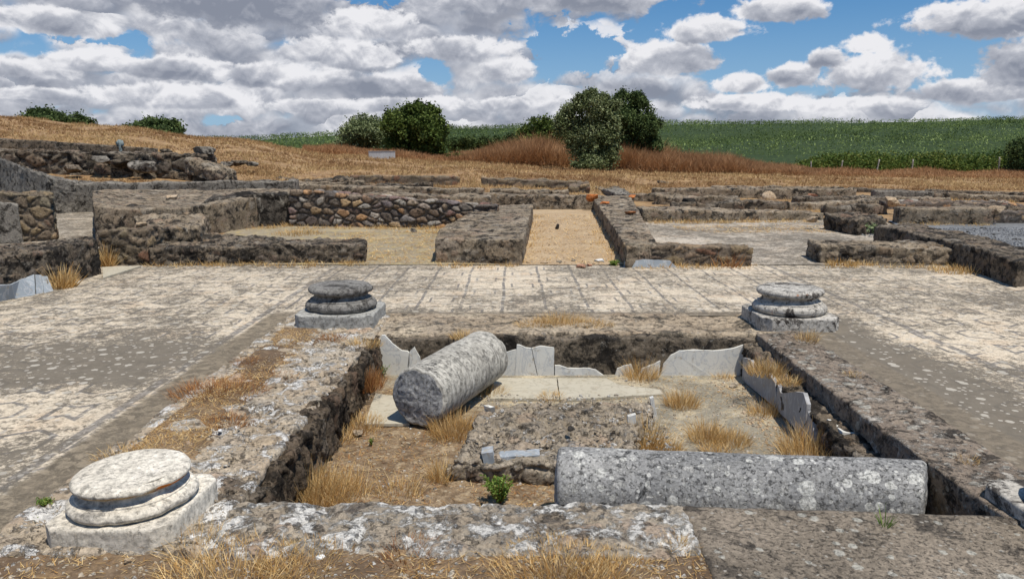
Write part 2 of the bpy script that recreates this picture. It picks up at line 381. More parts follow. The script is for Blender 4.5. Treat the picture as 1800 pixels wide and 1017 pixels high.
M['colAend'] = rock('rough_broken_marble', [(.26, .26, .255), (.36, .355, .345), (.46, .455, .44)], dark=(.14, .14, .14), dark_t=(.56, .66), pale=(.46, .46, .46), pale_t=(.56, .62), psc=22, bump=.012, seed=12, gs=40, pit=.6, speck=.5)
M['colB'] = rock('speckled_granite_shaft', [(.18, .18, .178), (.29, .285, .275), (.43, .42, .395)], dark=(.06, .06, .06), dark_t=(.55, .64), pale=(.58, .565, .53), pale_t=(.535, .58), psc=15, disc=[(9, .6, (.66, .65, .60)), (17, .7, (.64, .63, .58)), (34, .7, (.60, .59, .55))], bump=.010, fine=70, seed=13, gs=42, pit=.7, speck=.7)
M['basewhite'] = rock('white_marble_base', [(.50, .45, .37), (.62, .57, .48), (.71, .66, .57)], dark=(.27, .25, .22), dark_t=(.57, .68), pale=(.72, .70, .66), pale_t=(.56, .66), psc=7, bump=.007, bstr=.7, seed=14, gs=30, pit=.3, speck=.2)
M['basegrey'] = rock('dark_grey_marble_base', [(.13, .125, .115), (.20, .19, .175), (.27, .26, .235)], dark=(.055, .05, .045), dark_t=(.52, .62), pale=(.40, .38, .34), pale_t=(.60, .68), psc=8, bump=.006, seed=15)
M['plinthgrey'] = rock('grey_plinth', [(.27, .27, .25), (.34, .335, .31), (.40, .39, .36)], dark=(.13, .12, .11), dark_t=(.58, .68), pale=(.50, .48, .44), pale_t=(.62, .70), psc=10, bump=.006, seed=16)
M['basemix'] = rock('lichened_base', [(.30, .28, .25), (.44, .415, .37), (.55, .52, .47)], dark=(.07, .062, .055), dark_t=(.52, .60), pale=(.60, .57, .52), pale_t=(.58, .64), psc=12, bump=.008, orange=.66, seed=17)
M['blackstone'] = rock('blackened_stone', [(.02, .018, .016), (.04, .035, .03), (.08, .07, .06)], pale=(.4, .38, .34), pale_t=(.66, .72), bump=.01, seed=18)
M['orangestone'] = rock('orange_lichen_stone', [(.42, .13, .04), (.50, .17, .05), (.34, .19, .10)], dark_t=(.62, .7), pale_t=(.7, .8), bump=.01, seed=19)
M['redstone'] = rock('red_brick_fragment', [(.33, .13, .07), (.42, .19, .11), (.36, .22, .15)], dark_t=(.6, .7), pale_t=(.66, .74), bump=.01, seed=20)
M['tanstone'] = rock('tan_stone', [(.36, .27, .17), (.48, .36, .24), (.42, .36, .28)], dark_t=(.58, .68), pale_t=(.62, .7), bump=.01, seed=21)
M['whitestone'] = rock('white_marble_block', [(.62, .62, .6), (.7, .7, .68), (.76, .76, .74)], dark=(.4, .4, .4), dark_t=(.62, .7), pale_t=(.66, .74), pale=(.8, .8, .8), bump=.005, seed=22)
M['concrete'] = rock('smooth_concrete', [(.42, .42, .42), (.47, .47, .47), (.51, .51, .51)], dark=(.33, .33, .33), dark_t=(.62, .75), pale=(.55, .55, .55), pale_t=(.62, .75), psc=2, bump=.002, seed=23)

def marble(name, a, bcol, vein, seed):
    m, t, b = new_mat(name)
    v = pos(t, off=(seed, seed * 2, 0)); vv = pos(t, 1.0, 1.0, .55, (seed, 0, seed))
    n = t.noise(vv, 5.5, 8, .62, 1.4)
    ve = t.step(t.m('ABSOLUTE', t.sub(n, .5)), 0.0, .03, 1.0, 0.0)
    c = t.mix(t.noise(v, 4, 5, .6), a, bcol)
    c = t.mix(t.mul(ve, .65), c, vein)
    c = t.mix(t.mul(t.step(t.noise(v, 13, 7, .7), .56, .68), .65), c, (.34, .28, .19))
    finish(t, b, c, t.noise(v, 60, 5, .7), .003, .6, .65)
    return m
M['marble'] = marble('veined_white_marble', (.60, .60, .565), (.70, .68, .62), (.42, .44, .46), 1.0)
M['marbledull'] = marble('dull_grey_marble', (.26, .26, .265), (.38, .375, .365), (.5, .5, .5), 4.0)
M['marblegrey'] = marble('blue_grey_marble', (.22, .25, .28), (.34, .37, .39), (.5, .5, .5), 2.0)
M['limefloor'] = marble('cream_stone_paving', (.40, .36, .27), (.52, .48, .39), (.28, .25, .19), 3.0)

def mosaic(name, light=(.60, .515, .395), pattern=True, cover=0.0):
    m, t, b = new_mat(name)
    v = pos(t); x, y, z = t.sep(v)
    wv = t.node('ShaderNodeTexNoise'); t.put(wv.inputs['Vector'], v); wv.inputs['Scale'].default_value = 1.3; wv.inputs['Detail'].default_value = 2
    wob = t.vm('SCALE', t.vm('SUBTRACT', wv.outputs[1], (.5, .5, .5)), None); wob.node.inputs['Scale'].default_value = 0.07
    vw = t.vm('ADD', v, wob); xw, yw, _ = t.sep(vw)
    # tesserae
    tv = t.vor(vw, 62.0, rnd=.35); tr = t.sep(tv.outputs['Color'])
    c = t.mix(tr[0], (light[0]*.78, light[1]*.76, light[2]*.74), (light[0]*1.15, light[1]*1.15, light[2]*1.15))
    c = t.mix(t.mul(t.step(t.noise(v, 2.1, 5, .6), .5, .7), .5), c, (.55, .40, .26))
    if pattern:
        # square coffers in the rear strip, long hexagons down both sides
        def cell(u, s): return t.m('ABSOLUTE', t.sub(t.m('FRACT', t.mul(u, 1.0 / s)), .5))
        lx = t.step(t.mul(t.sub(.5, cell(t.add(xw, 30.0), .46)), .46), .014, .020, 1, 0)
        ly = t.step(t.mul(t.sub(.5, cell(yw, .46)), .46), .014, .020, 1, 0)
        inner = t.mul(t.mx(cell(t.add(xw, 30.0), .46), cell(yw, .46)), .46)
        ring = t.step(t.m('ABSOLUTE', t.sub(inner, .125)), .010, .016, 1, 0)
        chk = t.m('GREATER_THAN', t.m('FRACT', t.mul(t.add(t.m('FLOOR', t.mul(t.add(xw, 30.0), 1 / .46)), t.m('FLOOR', t.mul(yw, 1 / .46))), .5)), .25)
        sq = t.mx(t.mx(lx, ly), t.mul(ring, chk))
        def hexd(ox, oy):
            px_ = t.mul(t.sub(t.m('FRACT', t.add(t.mul(xw, 1 / .95), ox)), .5), .95)
            py_ = t.mul(t.sub(t.m('FRACT', t.add(t.mul(yw, 1 / 1.05), oy)), .5), 1.05)
            ax, ay = t.m('ABSOLUTE', px_), t.m('ABSOLUTE', py_)
            return t.mx(t.mul(ax, 1.9), t.add(t.mul(ax, .95), t.mul(ay, 1.55)))
        h = t.mn(hexd(20.0, 20.0), hexd(20.5, 20.5))
        hx = t.mx(t.step(t.m('ABSOLUTE', t.sub(h, .70)), .028, .045, 1, 0), t.step(t.m('ABSOLUTE', t.sub(h, .30)), .022, .036, 1, 0))
        rear = t.mul(t.step(y, 7.95, 7.97), t.mx(t.step(t.m('ABSOLUTE', t.sub(x, .6)), 3.1, 3.12, 1, 0), 0.0))
        pat = t.mix(rear, hx, sq)
        brd = t.step(t.m('ABSOLUTE', t.sub(t.m('ABSOLUTE', t.sub(x, .6)), 3.15)), .03, .04, 1, 0)
        pat = t.mx(t.sep(pat)[0], t.mul(brd, .9))
        c = t.mix(t.mul(t.mul(pat, t.step(t.noise(v, 8, 6, .7), .36, .50)), .86), c, t.mix(tr[1], (.10, .098, .10), (.19, .18, .175)))
    # dark lichen crust, broken at hand size, denser in large drifts
    big = t.noise(v, .55, 4, .6, .6)
    med = t.noise(pos(t, 1.0, 1.0, 1.0, (3, 1, 0)), 3.1, 9, .74, .5)
    fin = t.noise(v, 13.0, 9, .80, .5)
    vf = t.noise(pos(t, off=(2, 8, 0)), 42.0, 6, .8, .3)
    cov = t.add(t.add(t.mul(big, .34), t.mul(med, .44)), t.add(t.mul(fin, .62), t.mul(vf, .44)))
    left = t.mul(t.mul(t.step(x, -2.9, -2.2, 1, 0), t.step(y, 7.2, 6.0, 0.0, 1.0)), t.step(y, 5.0, 5.4))
    cov = t.sub(cov, t.mul(t.mul(t.step(y, 5.4, 5.1, 0, 1), t.step(y, 4.0, 4.4)), t.mul(t.step(x, -2.2, -2.5, 0, 1), .045)))
    cov = t.add(cov, t.mul(left, .035))
    leftb = t.mul(t.step(x, -2.9, -2.0, 1, 0), t.step(y, 4.7, 4.2, 0.0, 1.0))
    cov = t.add(cov, t.mul(leftb, .06))
    cov = t.add(cov, t.mul(t.mul(t.step(x, -2.2, -3.0, 0, 1), t.mul(t.step(y, 4.9, 5.3), t.step(y, 6.9, 6.2, 0, 1))), .05))
    rearc = t.mul(t.step(t.m('ABSOLUTE', t.sub(x, .9)), 2.2, 3.6, 1.0, 0.0), t.step(y, 7.9, 8.3))
    cov = t.sub(cov, t.mul(rearc, .008))
    right = t.step(t.add(x, t.mul(t.sub(med, .5), 1.2)), 3.6, 2.95, 0, 1)
    cov = t.add(cov, t.mul(t.mul(right, t.step(x, 1.5, 2.4)), t.step(t.add(y, t.mul(t.sub(med, .5), .8)), 7.9, 7.4, 0.0, .20)))
    th = .933 - cover
    cm = t.step(cov, th - .055, th + .05)
    soil = t.step(t.add(t.mul(big, .5), t.mul(fin, .5)), .40, .60)
    c = t.mix(t.mul(soil, .28), c, (.29, .255, .20))
    crust = t.mix(t.noise(v, 6.0, 6, .7), (.072, .062, .048), (.215, .185, .145))
    c = t.mix(t.mul(cm, .93), c, crust)
    dm_ = discs(t, v, 11, .5)
    c = t.mix(t.mul(dm_, .7), c, (.50, .46, .39))
    dm2 = t.mul(discs(t, v, 24, .4), .75)
    c = t.mix(dm2, c, (.46, .42, .36))
    # plain mortar band between the tesserae and the basin kerb
    bn = t.mul(t.sub(med, .5), .25)
    bnd = t.mul(t.mul(t.step(t.add(x, bn), -2.52, -2.46), t.step(x, 0.0, .1, 1, 0)), t.step(t.add(y, bn), 7.70, 7.76, 1, 0))
    c = t.mix(t.mul(bnd, .85), c, t.mix(t.step(fin, .42, .6), (.36, .30, .21), (.20, .165, .115)))
    bk = t.mul(t.mul(t.step(x, -2.5, -2.45), t.step(x, 2.9, 2.95, 1, 0)), t.step(t.add(y, bn), 7.80, 7.86, 1, 0))
    c = t.mix(t.mul(bk, .75), c, t.mix(t.step(fin, .42, .6), (.22, .18, .13), (.12, .10, .075)))
    # worn earth edge round the basin kerb
    dxe = t.m('ABSOLUTE', t.sub(x, .38)); dye = t.sub(y, 4.6)
    hgt = t.add(t.mul(tv.outputs['Distance'], .3), t.add(t.mul(fin, .7), t.mul(cm, .35)))
    finish(t, b, c, hgt, .007, .8)
    return m
M['mosaic'] = mosaic('mosaic_tesserae')
M['mosaicroom'] = mosaic('pale_room_mosaic', light=(.50, .44, .36), pattern=False, cover=.03)

def earth(name, cols, psc=9.0, pebble=(.5, .44, .34), peb_amt=.4, bump=.02, seed=0.0, straw=None):
    m, t, b = new_mat(name)
    v = pos(t, off=(seed, seed * 2.2, 0))
    n1 = t.noise(v, .9, 6, .65, .5); n2 = t.noise(v, psc, 9, .75, .4); n3 = t.noise(v, psc * 5, 6, .75)
    c = t.ramp(t.add(t.mul(n1, .55), t.mul(n2, .45)), [(.36, cols[0]), (.50, cols[1]), (.62, cols[2])])
    if straw: c = t.mix(t.mul(t.step(t.noise(v, 3.3, 8, .75, .8), .50, .62), .8), c, straw)
    dm_ = discs(t, v, psc * 4, peb_amt, .1)
    c = t.mix(t.mul(dm_, .75), c, pebble)
    c = t.mix(1.0, c, t.ramp(n3, [(.25, (.55, .55, .55)), (.75, (1.4, 1.4, 1.4))]), 'MULTIPLY')
    finish(t, b, c, t.add(t.add(n2, t.mul(n3, .5)), t.mul(dm_, .5)), bump, .9)
    return m
M['dirt'] = earth('dry_earth', [(.085, .055, .035), (.16, .11, .07), (.30, .22, .14)], straw=(.30, .20, .11))
M['field'] = earth('dry_field', [(.17, .10, .055), (.28, .175, .09), (.40, .27, .14)], psc=3.0, bump=.05, seed=3, straw=(.44, .29, .135))
M['sand'] = earth('sandy_floor', [(.32, .225, .135), (.41, .30, .185), (.47, .365, .235)], psc=6, seed=5, bump=.01)
M['roomfloor'] = earth('grey_room_floor', [(.20, .165, .11), (.29, .245, .175), (.36, .30, .20)], psc=5, seed=6, straw=(.42, .32, .13))
M['gravel'] = earth('blue_grey_gravel', [(.10, .105, .11), (.17, .175, .18), (.27, .27, .27)], psc=9, pebble=(.4, .4, .4), peb_amt=.5, seed=7)
M['hillsoil'] = earth('green_field_soil', [(.02, .034, .010), (.032, .052, .016), (.05, .07, .024)], psc=.5, pebble=(.1, .14, .05), seed=8)
def basinfloor():
    m, t, b = new_mat('basin_floor_mortar')
    v = pos(t); x, y, z = t.sep(v)
    n1 = t.noise(v, 2.2, 8, .7, .6); n2 = t.noise(v, 12, 8, .75, .4); n3 = t.noise(v, 55, 5, .7)
    dirt = t.ramp(n2, [(.35, (.11, .075, .045)), (.5, (.22, .155, .095)), (.66, (.40, .31, .20))])
    mort = t.ramp(n1, [(.36, (.22, .20, .155)), (.5, (.29, .26, .20)), (.60, (.46, .39, .27)), (.7, (.54, .47, .35))])
    mort = t.mix(t.mul(t.step(n2, .53, .62), .75), mort, (.17, .14, .10))
    k = t.add(t.add(t.mul(x, .55), t.mul(y, .75)), t.mul(t.sub(n1, .5), 2.4))
    c = t.mix(t.step(k, 4.0, 4.5), dirt, mort)
    dm_ = discs(t, v, 30, .45, .1)
    c = t.mix(t.mul(dm_, .6), c, (.45, .38, .27))
    c = t.mix(1.0, c, t.ramp(n3, [(.25, (.6, .6, .6)), (.75, (1.35, 1.35, 1.35))]), 'MULTIPLY')
    finish(t, b, c, t.add(t.mul(n2, .8), t.mul(n3, .4)), .02, .9)
    return m
M['basinfloor'] = basinfloor()

def leafmat(name, c1, c2, c3, trans=0.25, rough=.7):
    m, t, b = new_mat(name)
    a = t.node('ShaderNodeAttribute', attribute_name='stone'); sr = t.sep(a.outputs['Color'])
    c = t.ramp(sr[0], [(.1, c1), (.5, c2), (.9, c3)])
    c = t.mix(1.0, c, t.mix(sr[1], (.75, .75, .75), (1.25, 1.25, 1.25)), 'MULTIPLY')
    t.put(b.inputs['Base Color'], c); b.inputs['Roughness'].default_value = rough
    out = [n for n in t.n if n.type == 'OUTPUT_MATERIAL'][0]
    if trans:
        tr = t.node('ShaderNodeBsdfTranslucent'); t.put(tr.inputs[0], c)
        mx = t.node('ShaderNodeMixShader'); mx.inputs[0].default_value = trans
        t.l.new(b.outputs[0], mx.inputs[1]); t.l.new(tr.outputs[0], mx.inputs[2]); t.l.new(mx.outputs[0], out.inputs[0])
    return m
M['straw'] = leafmat('dry_straw', (.42, .23, .075), (.64, .42, .165), (.80, .61, .32), .3)
M['redstraw'] = leafmat('russet_dry_stems', (.22, .085, .03), (.36, .155, .055), (.52, .29, .11), .2)
M['brush'] = leafmat('russet_brush', (.24, .115, .05), (.37, .195, .09), (.50, .31, .16), .25)
M['fieldgrass'] = leafmat('field_straw', (.22, .12, .055), (.38, .235, .11), (.54, .39, .19), .25)
M['green'] = leafmat('green_herb', (.09, .17, .03), (.17, .28, .05), (.30, .38, .10), .35)
M['palegreen'] = leafmat('pale_green_leaves', (.20, .28, .13), (.30, .38, .2), (.4, .46, .28), .3)
M['olive'] = leafmat('olive_leaves', (.075, .10, .036), (.165, .20, .085), (.30, .34, .18), .3)
M['olivedark'] = leafmat('dark_leaves', (.035, .058, .018), (.07, .105, .035), (.13, .175, .06), .25)
M['broad'] = leafmat('broad_green_leaves', (.04, .065, .013), (.085, .125, .025), (.15, .19, .05), .25)
M['hedge'] = leafmat('hill_hedge_leaves', (.07, .11, .033), (.15, .21, .062), (.27, .34, .12), .35)
M['bramble'] = leafmat('bramble_leaves', (.04, .075, .012), (.08, .125, .022), (.15, .17, .04), .25)
M['bark'] = rock('bark', [(.07, .055, .04), (.12, .095, .07), (.18, .15, .11)], pale_t=(.66, .74), bump=.03, seed=30)
M['wood'] = rock('grey_post_wood', [(.26, .24, .2), (.34, .31, .27), (.42, .39, .34)], pale_t=(.66, .74), bump=.005, seed=31)

# ------------------------------------------------------------------ terrain
TPX = [-600, 0, 200, 400, 600, 800, 1000, 1200, 1500, 1800, 2400]
TY = [11, 14, 18, 20.9, 21.8, 25, 28, 31, 35, 42, 50, 60, 75, 90]
TZ = [
 [0,0,0,0,.8,1.0,1.8,2.6,3.4,3.8,3.6,3.0,2.0,1.0],
 [0,0,0,0,.7,.85,1.62,2.25,3.10,3.48,3.3,2.6,1.5,.6],
 [0,0,0,0,.5,.78,1.45,1.9,2.4,2.98,2.9,2.3,1.4,.5],
 [0,0,0,0,.2,.6,.9,1.2,1.65,2.25,2.35,2.0,1.2,.4],
 [0,0,0,0,.05,.33,.48,.86,1.05,1.25,1.45,1.55,1.2,.4],
 [0,0,0,0,.02,.2,.42,.72,.84,.93,1.0,1.05,1.0,.5],
 [0,0,0,0,0,.12,.28,.50,.56,.60,.62,.64,.62,.4],
 [0,0,0,0,0,.04,.12,.20,.27,.32,.35,.38,.42,.3],
 [0,0,0,0,0,0,0,.02,.05,.1,.12,.13,.12,.1],
 [0]*14, [0]*14]
def lerp_idx(a, v):
    if v <= a[0]: return 0, 0.0
    for i in range(len(a) - 1):
        if v <= a[i+1]: return i, (v - a[i]) / (a[i+1] - a[i])
    return len(a) - 2, 1.0
def terr(x, y, bump=True):
    if y < 11.05: return -0.5
    i, s = lerp_idx(TPX, 900 + F * x / y); j, t = lerp_idx(TY, y)
    s = s*s*(3-2*s)
    z = (TZ[i][j] * (1-t) + TZ[i][j+1] * t) * (1-s) + (TZ[i+1][j] * (1-t) + TZ[i+1][j+1] * t) * s
    if bump:
        k = min(1.0, max(0.0, (y - 20) / 8)) + (0.3 if z > .1 else 0)
        z += k * (0.05 * noise.noise(Vector((x * .5, y * .5, 0))) + 0.035 * noise.noise(Vector((x * 1.6, y * 1.6, 2))) + 0.05 * noise.noise(Vector((x * .17, y * .17, 4))))
    return z - 0.012
ys = [-6, 6, 10.9, 11.0, 11.06]
y = 11.3
while y < 92: ys.append(y); y *= 1.0135
NX = 240
V, Fc = [], []
for y in ys:
    for i in range(NX + 1):
        s = -1.25 + 2.5 * i / NX
        x = s * max(y, 16.0)
        V.append((x, y, terr(x, y)))
for j in range(len(ys) - 1):
    for i in range(NX):
        a = j * (NX + 1) + i; Fc.append((a, a+1, a+NX+2, a+NX+1))
tag(mesh_obj('ground', V, Fc, M['field']), kind='structure')

# green hill beyond
HPX = [-800, 0, 420, 600, 800, 1160, 1500, 1800, 2600]
HT = [2.0, 3.0, 5.4, 7.2, 9.7, 11.4, 11.9, 13.5, 18.0]
def gullies(x): return (150 + (x - 42) * 1.35, 108 + (x - 70) * .55 + 5 * math.sin(x * .06), 225 + (x - 120) * .8, 178 + (x + 30) * -.35)
def hill(x, y):
    i, s = lerp_idx(HPX, 900 + F * x / y)
    top = HT[i] + (HT[i+1] - HT[i]) * (s*s*(3-2*s))
    t = (y - 78) / 222.0
    if t < 0: return -0.6
    f = t ** 0.92 if t <= 1 else 1 - (t - 1) * .6
    z = .1 + top * f
    z += 0.55 * noise.noise(Vector((x * .018, y * .03, 3))) * min(1, t * 4) + (0.25 * noise.noise(Vector((x * .06, y * .06, 9))) if t > 0 else 0)
    g = 900 + F * x / y                                             # a shallow gully between two plots
    gy = 150 + (x - 42) * 1.35
    for q in gullies(x): z -= 1.8 * math.exp(-((y - q) / 8.0) ** 2) * (1 if 95 < y < 290 else 0)
    return z
V, Fc = [], []
ys = [70 + 290 * (k / 130) for k in range(131)]
NX = 200
for y in ys:
    for i in range(NX + 1):
        x = (-1.3 + 2.9 * i / NX) * y
        V.append((x, y, hill(x, y)))
for j in range(len(ys) - 1):
    for i in range(NX):
        a = j * (NX + 1) + i; Fc.append((a, a+1, a+NX+2, a+NX+1))
tag(mesh_obj('hill', V, Fc, M['hillsoil']), kind='structure')
pl = mesh_obj('plain', [(-4000, -4000, -1.2), (4000, -4000, -1.2), (4000, 5000, -1.2), (-4000, 5000, -1.2)], [(0, 1, 2, 3)], M['hillsoil'], smooth=False)
tag(pl, kind='structure')

# ------------------------------------------------------------------ pavements
def near(x, y): return 0.004 * noise.noise(Vector((x * 1.5, y * 1.5, 0))) + 0.002 * noise.noise(Vector((x * 6, y * 6, 3)))
XL, XR, YB = -2.18, 2.60, 7.64
sheet('mosaic_pavement', -13, 13, -2, 11.24, near, 0.1, M['mosaic'], inside=lambda x, y: not (XL < x < XR and y < YB))
# skirt at the back so the pavement is a solid floor
# basin floor
def bf(x, y):
    k = 1.0 if (x * .55 + y * .75) < 4.2 else 0.35
    return -0.365 + k * (0.018 * noise.noise(Vector((x * 2.2, y * 2.2, 7))) + 0.010 * noise.noise(Vector((x * 8, y * 8, 1))) + 0.005 * noise.noise(Vector((x * 25, y * 25, 1))))
sheet('basin_floor', -1.42, 2.35, 3.28, 6.95, bf, 0.02, M['basinfloor'])
def fd(x, y): return -0.010 + 0.02 * noise.noise(Vector((x * 2.5, y * 2.5, 5))) + 0.010 * noise.noise(Vector((x * 9, y * 9, 1))) + 0.005 * noise.noise(Vector((x * 30, y * 30, 2)))
sheet('dirt_ground', -2.6, .82, 1.2, 2.99, fd, 0.02, M['dirt'])
def ks(x, y): return 0.020 + 0.022 * noise.noise(Vector((x * 2.5, y * 1.8, 15))) + 0.008 * noise.noise(Vector((x * 14, y * 14, 1)))
sheet('dirt_strip', -2.20, -1.60, 3.0, 7.0, lambda x, y: ks(x, y) - .05 * max(0, x + 1.85) / .25 - .06 * max(0, -2.12 - x) / .08 - .12 * max(0, 3.75 - y), 0.02, M['dirt'])

def zt(px, yb, yt, zb): return atY(px, yt, P(px, yb, zb).y).z
def two(v): return (v.x, v.y)
# basin walls: each one bar whose top is the kerb
o = bar('basin_wall', [((-1.30, 2.95), (-2.26, 2.95), .012, -.5), ((-1.29, 4.2), (-2.26, 4.2), .012, -.5), ((-1.26, 5.6), (-2.26, 5.6), .01, -.5), ((-1.24, 7.72), (-2.26, 7.72), .0, -.5)],
        res=.017, amp=.014, freq=3.6, rnd=.025, rag=.012, stone=(4.2, 7.0), sdepth=.016, seed=1, mat=M['kerb'], maxn=300)
tag(o, "rubble wall along the left side of the sunken basin, its top patched with white mortar", "basin wall")
bar('earth_face', [((-1.235, 3.38), (-1.36, 3.38), -.035, -.5), ((-1.215, 4.3), (-1.36, 4.3), -.025, -.5), ((-1.20, 5.6), (-1.34, 5.6), -.03, -.5), ((-1.19, 6.82), (-1.32, 6.82), -.05, -.5)],
    res=.014, amp=.034, freq=5.5, rnd=.02, rag=.06, stone=(7, 3.5), sdepth=.025, seed=61, mat=M['earthface'], maxn=260, parent=o)
o = bar('basin_wall', [((-1.26, 6.86), (-1.26, 7.74), .006, -.5), ((2.70, 6.86), (2.70, 7.74), .006, -.5)],
        res=.02, amp=.014, freq=3.0, rnd=.03, rag=.02, stone=(3.5, 6), sdepth=.008, seed=2, mat=M['backkerb'], maxn=260)
tag(o, "mortared wall closing the back of the sunken basin behind the marble slabs", "basin wall")
lip = bar('plaster_lining', [((-1.24, 6.79), (-1.24, 6.90), -.03, -.5), ((0.1, 6.79), (0.1, 6.92), -.02, -.5), ((1.0, 6.78), (1.0, 6.92), -.015, -.5), ((2.22, 6.79), (2.22, 6.9), -.04, -.5)],
          res=.014, amp=.016, freq=5.0, rnd=.02, rag=.05, seed=3, mat=M['dwall'], maxn=300, parent=o)
o = bar('basin_wall', [((-1.30, 2.93), (-1.30, 3.41), .01, -.5), ((0.80, 2.93), (0.80, 3.40), .012, -.5)],
        res=.012, amp=.016, freq=4.5, rnd=.025, rag=.015, stone=(5, 7), sdepth=.014, seed=4, mat=M['frontkerb'], maxn=260)
tag(o, "near kerb of the basin, rough stones crusted with white lichen", "basin wall")
o = bar('basin_wall', [((0.79, 1.2), (0.79, 3.40), .004, -.5), ((2.62, 1.2), (2.62, 3.27), .0, -.5)],
        res=.03, amp=.008, freq=1.8, rnd=.02, seed=5, mat=M['paving'], maxn=200)
tag(o, "smooth grey mortar slab in front of the speckled column, dotted with pale lichen", "mortar slab")
o = bar('basin_wall', [((2.68, 3.20), (2.24, 3.20), .010, -.5), ((2.68, 5.0), (2.22, 5.0), .010, -.5), ((2.68, 6.9), (2.24, 6.9), .008, -.5)],
        res=.017, amp=.010, freq=4.0, rnd=.02, rag=.012, stone=(3.5, 6), sdepth=.008, seed=6, mat=M['rightkerb'], maxn=260)
tag(o, "brown lichened wall along the right side of the sunken basin with a dark inner face", "basin wall")
fill = bar('rubble_fill', [((2.25, 3.9), (2.06, 3.9), -.17, -.5), ((2.25, 5.0), (2.07, 5.0), -.13, -.5), ((2.25, 6.8), (2.09, 6.8), -.09, -.5)],
           res=.018, amp=.025, freq=6.0, rnd=.02, rag=.05, stone=(8, 10), sdepth=.02, seed=7, mat=M['dwall'], maxn=220, parent=o)

# rubble platform in the basin
a, b_, c_, d_ = P(792, 812, -.22), P(1120, 816, -.22), P(1150, 704, -.22), P(842, 706, -.22)
m1, m2 = a.lerp(b_, .3), d_.lerp(c_, .3)
o = bar('rubble_platform', [((a.x, a.y + .05), (d_.x + .02, d_.y - .25), -.225, -.5), ((m1.x, m1.y + .03), (m2.x - .05, m2.y), -.225, -.5), (two(a.lerp(b_, .62)), two(d_.lerp(c_, .6)), -.23, -.5), ((b_.x - .05, b_.y + .15), (c_.x, c_.y - .05), -.22, -.5)],
        res=.013, amp=.026, freq=5.0, rnd=.03, rag=.03, stone=(6, 8), sdepth=.024, seed=8, mat=M['platform'], maxn=200)
tag(o, "low rough rubble platform with brick bits in the middle of the sunken basin", "platform")

# ------------------------------------------------------------------ room floors
def quad_sheet(name, pts, z, mat):
    p = [P(q[0], q[1], 0) for q in pts]
    n = 24; V = []; Fc = []
    for j in range(n + 1):
        for i in range(n + 1):
            q = p[0].lerp(p[1], i / n).lerp(p[3].lerp(p[2], i / n), j / n)
            V.append((q.x, q.y, z + .006 * noise.noise(Vector((q.x * 2, q.y * 2, 1)))))
    for j in range(n):
        for i in range(n): a = j * (n + 1) + i; Fc.append((a, a+1, a+n+2, a+n+1))
    return tag(mesh_obj(name, V, Fc, mat), kind='structure')
quad_sheet('sandy_corridor_floor', [(905, 466), (1100, 466), (1050, 366), (930, 366)], .012, M['sand'])
quad_sheet('earthen_room_floor', [(300, 466), (905, 466), (905, 396), (420, 396)], .010, M['roomfloor'])
quad_sheet('mosaic_room_floor', [(1130, 466), (1740, 466), (1540, 384), (1100, 384)], .010, M['mosaicroom'])
quad_sheet('alcove_floor', [(-120, 466), (178, 466), (175, 372), (-60, 372)], .010, M['mosaicroom'])
quad_sheet('gravel_floor', [(1700, 462), (2400, 462), (2000, 388), (1560, 388)], .014, M['gravel'])

# ------------------------------------------------------------------ ruined walls
def wf(label, x0, yb0, yt0, x1, yb1, yt1, thick, zb=0.0, mat='wall', res=None, amp=.03, rag=.05, st=(3.2, 5.0), sd=.02, seed=1, name='ruined_wall', zb1=None, rnd=.05, cat='wall', bury=.25):
    zb1 = zb if zb1 is None else zb1
    amp *= .62; rnd = .022; st = st and (st[0] * 1.35, st[1] * 1.35); sd *= .8
    A, B = P(x0, yb0, zb), P(x1, yb1, zb1)
    za, zb_ = atY(x0, yt0, A.y).z, atY(x1, yt1, B.y).z
    d = (B - A); n = Vector((-d.y, d.x, 0)).normalized() * thick
    if res is None: res = max(.02, A.y / 768 * 1.7)
    o = bar(name, [(two(A), two(A + n), za, zb - bury), (two(B), two(B + n), zb_, zb1 - bury)], res=res, amp=amp, freq=2.2, rnd=rnd, rag=rag, stone=st, sdepth=sd, seed=seed, mat=M[mat])
    return tag(o, label, cat)
def wq(label, secs, zb=0.0, mat='wall', res=.03, amp=.03, rag=.05, st=(3.2, 5.0), sd=.02, seed=1, name='ruined_wall', rnd=.05, cat='wall', bury=.25):
    """secs: (front px, back px, ztop)"""
    amp *= .62; rnd = .022; st = st and (st[0] * 1.35, st[1] * 1.35); sd *= .8
    S = [(two(P(f[0], f[1], z)), two(P(b[0], b[1], z)), z, zb - bury) for f, b, z in secs]
    o = bar(name, S, res=res, amp=amp, freq=2.2, rnd=rnd, rag=rag, stone=st, sdepth=sd, seed=seed, mat=M[mat])
    return tag(o, label, cat)

# left foreground low wall beside the mosaic
wq("low wall at the left edge of the mosaic with a brick edged sloping top", [((-60, 468), (-60, 445), .46), ((0, 453), (0, 432), .46), ((90, 439), (90, 423), .46), ((172, 422), (160, 414), .46)], res=.022, mat='dwall', rag=.03, seed=11, sd=.03, st=(6, 8))
wf("square stub of tan coursed stone at the left end of the room wall", 172, 466, 407, 262, 466, 402, .55, mat='tanrubble', st=(3.6, 5.5), sd=.04, seed=12, rag=.04)
wq("long low rubble wall in front of the left room, dark with white specks", [((262, 436), (250, 398), .26), ((350, 436), (360, 410), .25), ((480, 434), (480, 418), .25), ((642, 431), (642, 420), .27)], mat='dwall', res=.026, sd=.03, st=(5, 7), seed=13, rag=.06)
wq("broad grey plastered wall mass left of the coloured stone room", [((163, 360), (163, 333), .70), ((240, 369), (240, 333), .62), ((350, 362), (350, 332), .58), ((516, 338), (516, 331), .70)], mat='wall', res=.035, sd=.015, seed=14, rag=.06)
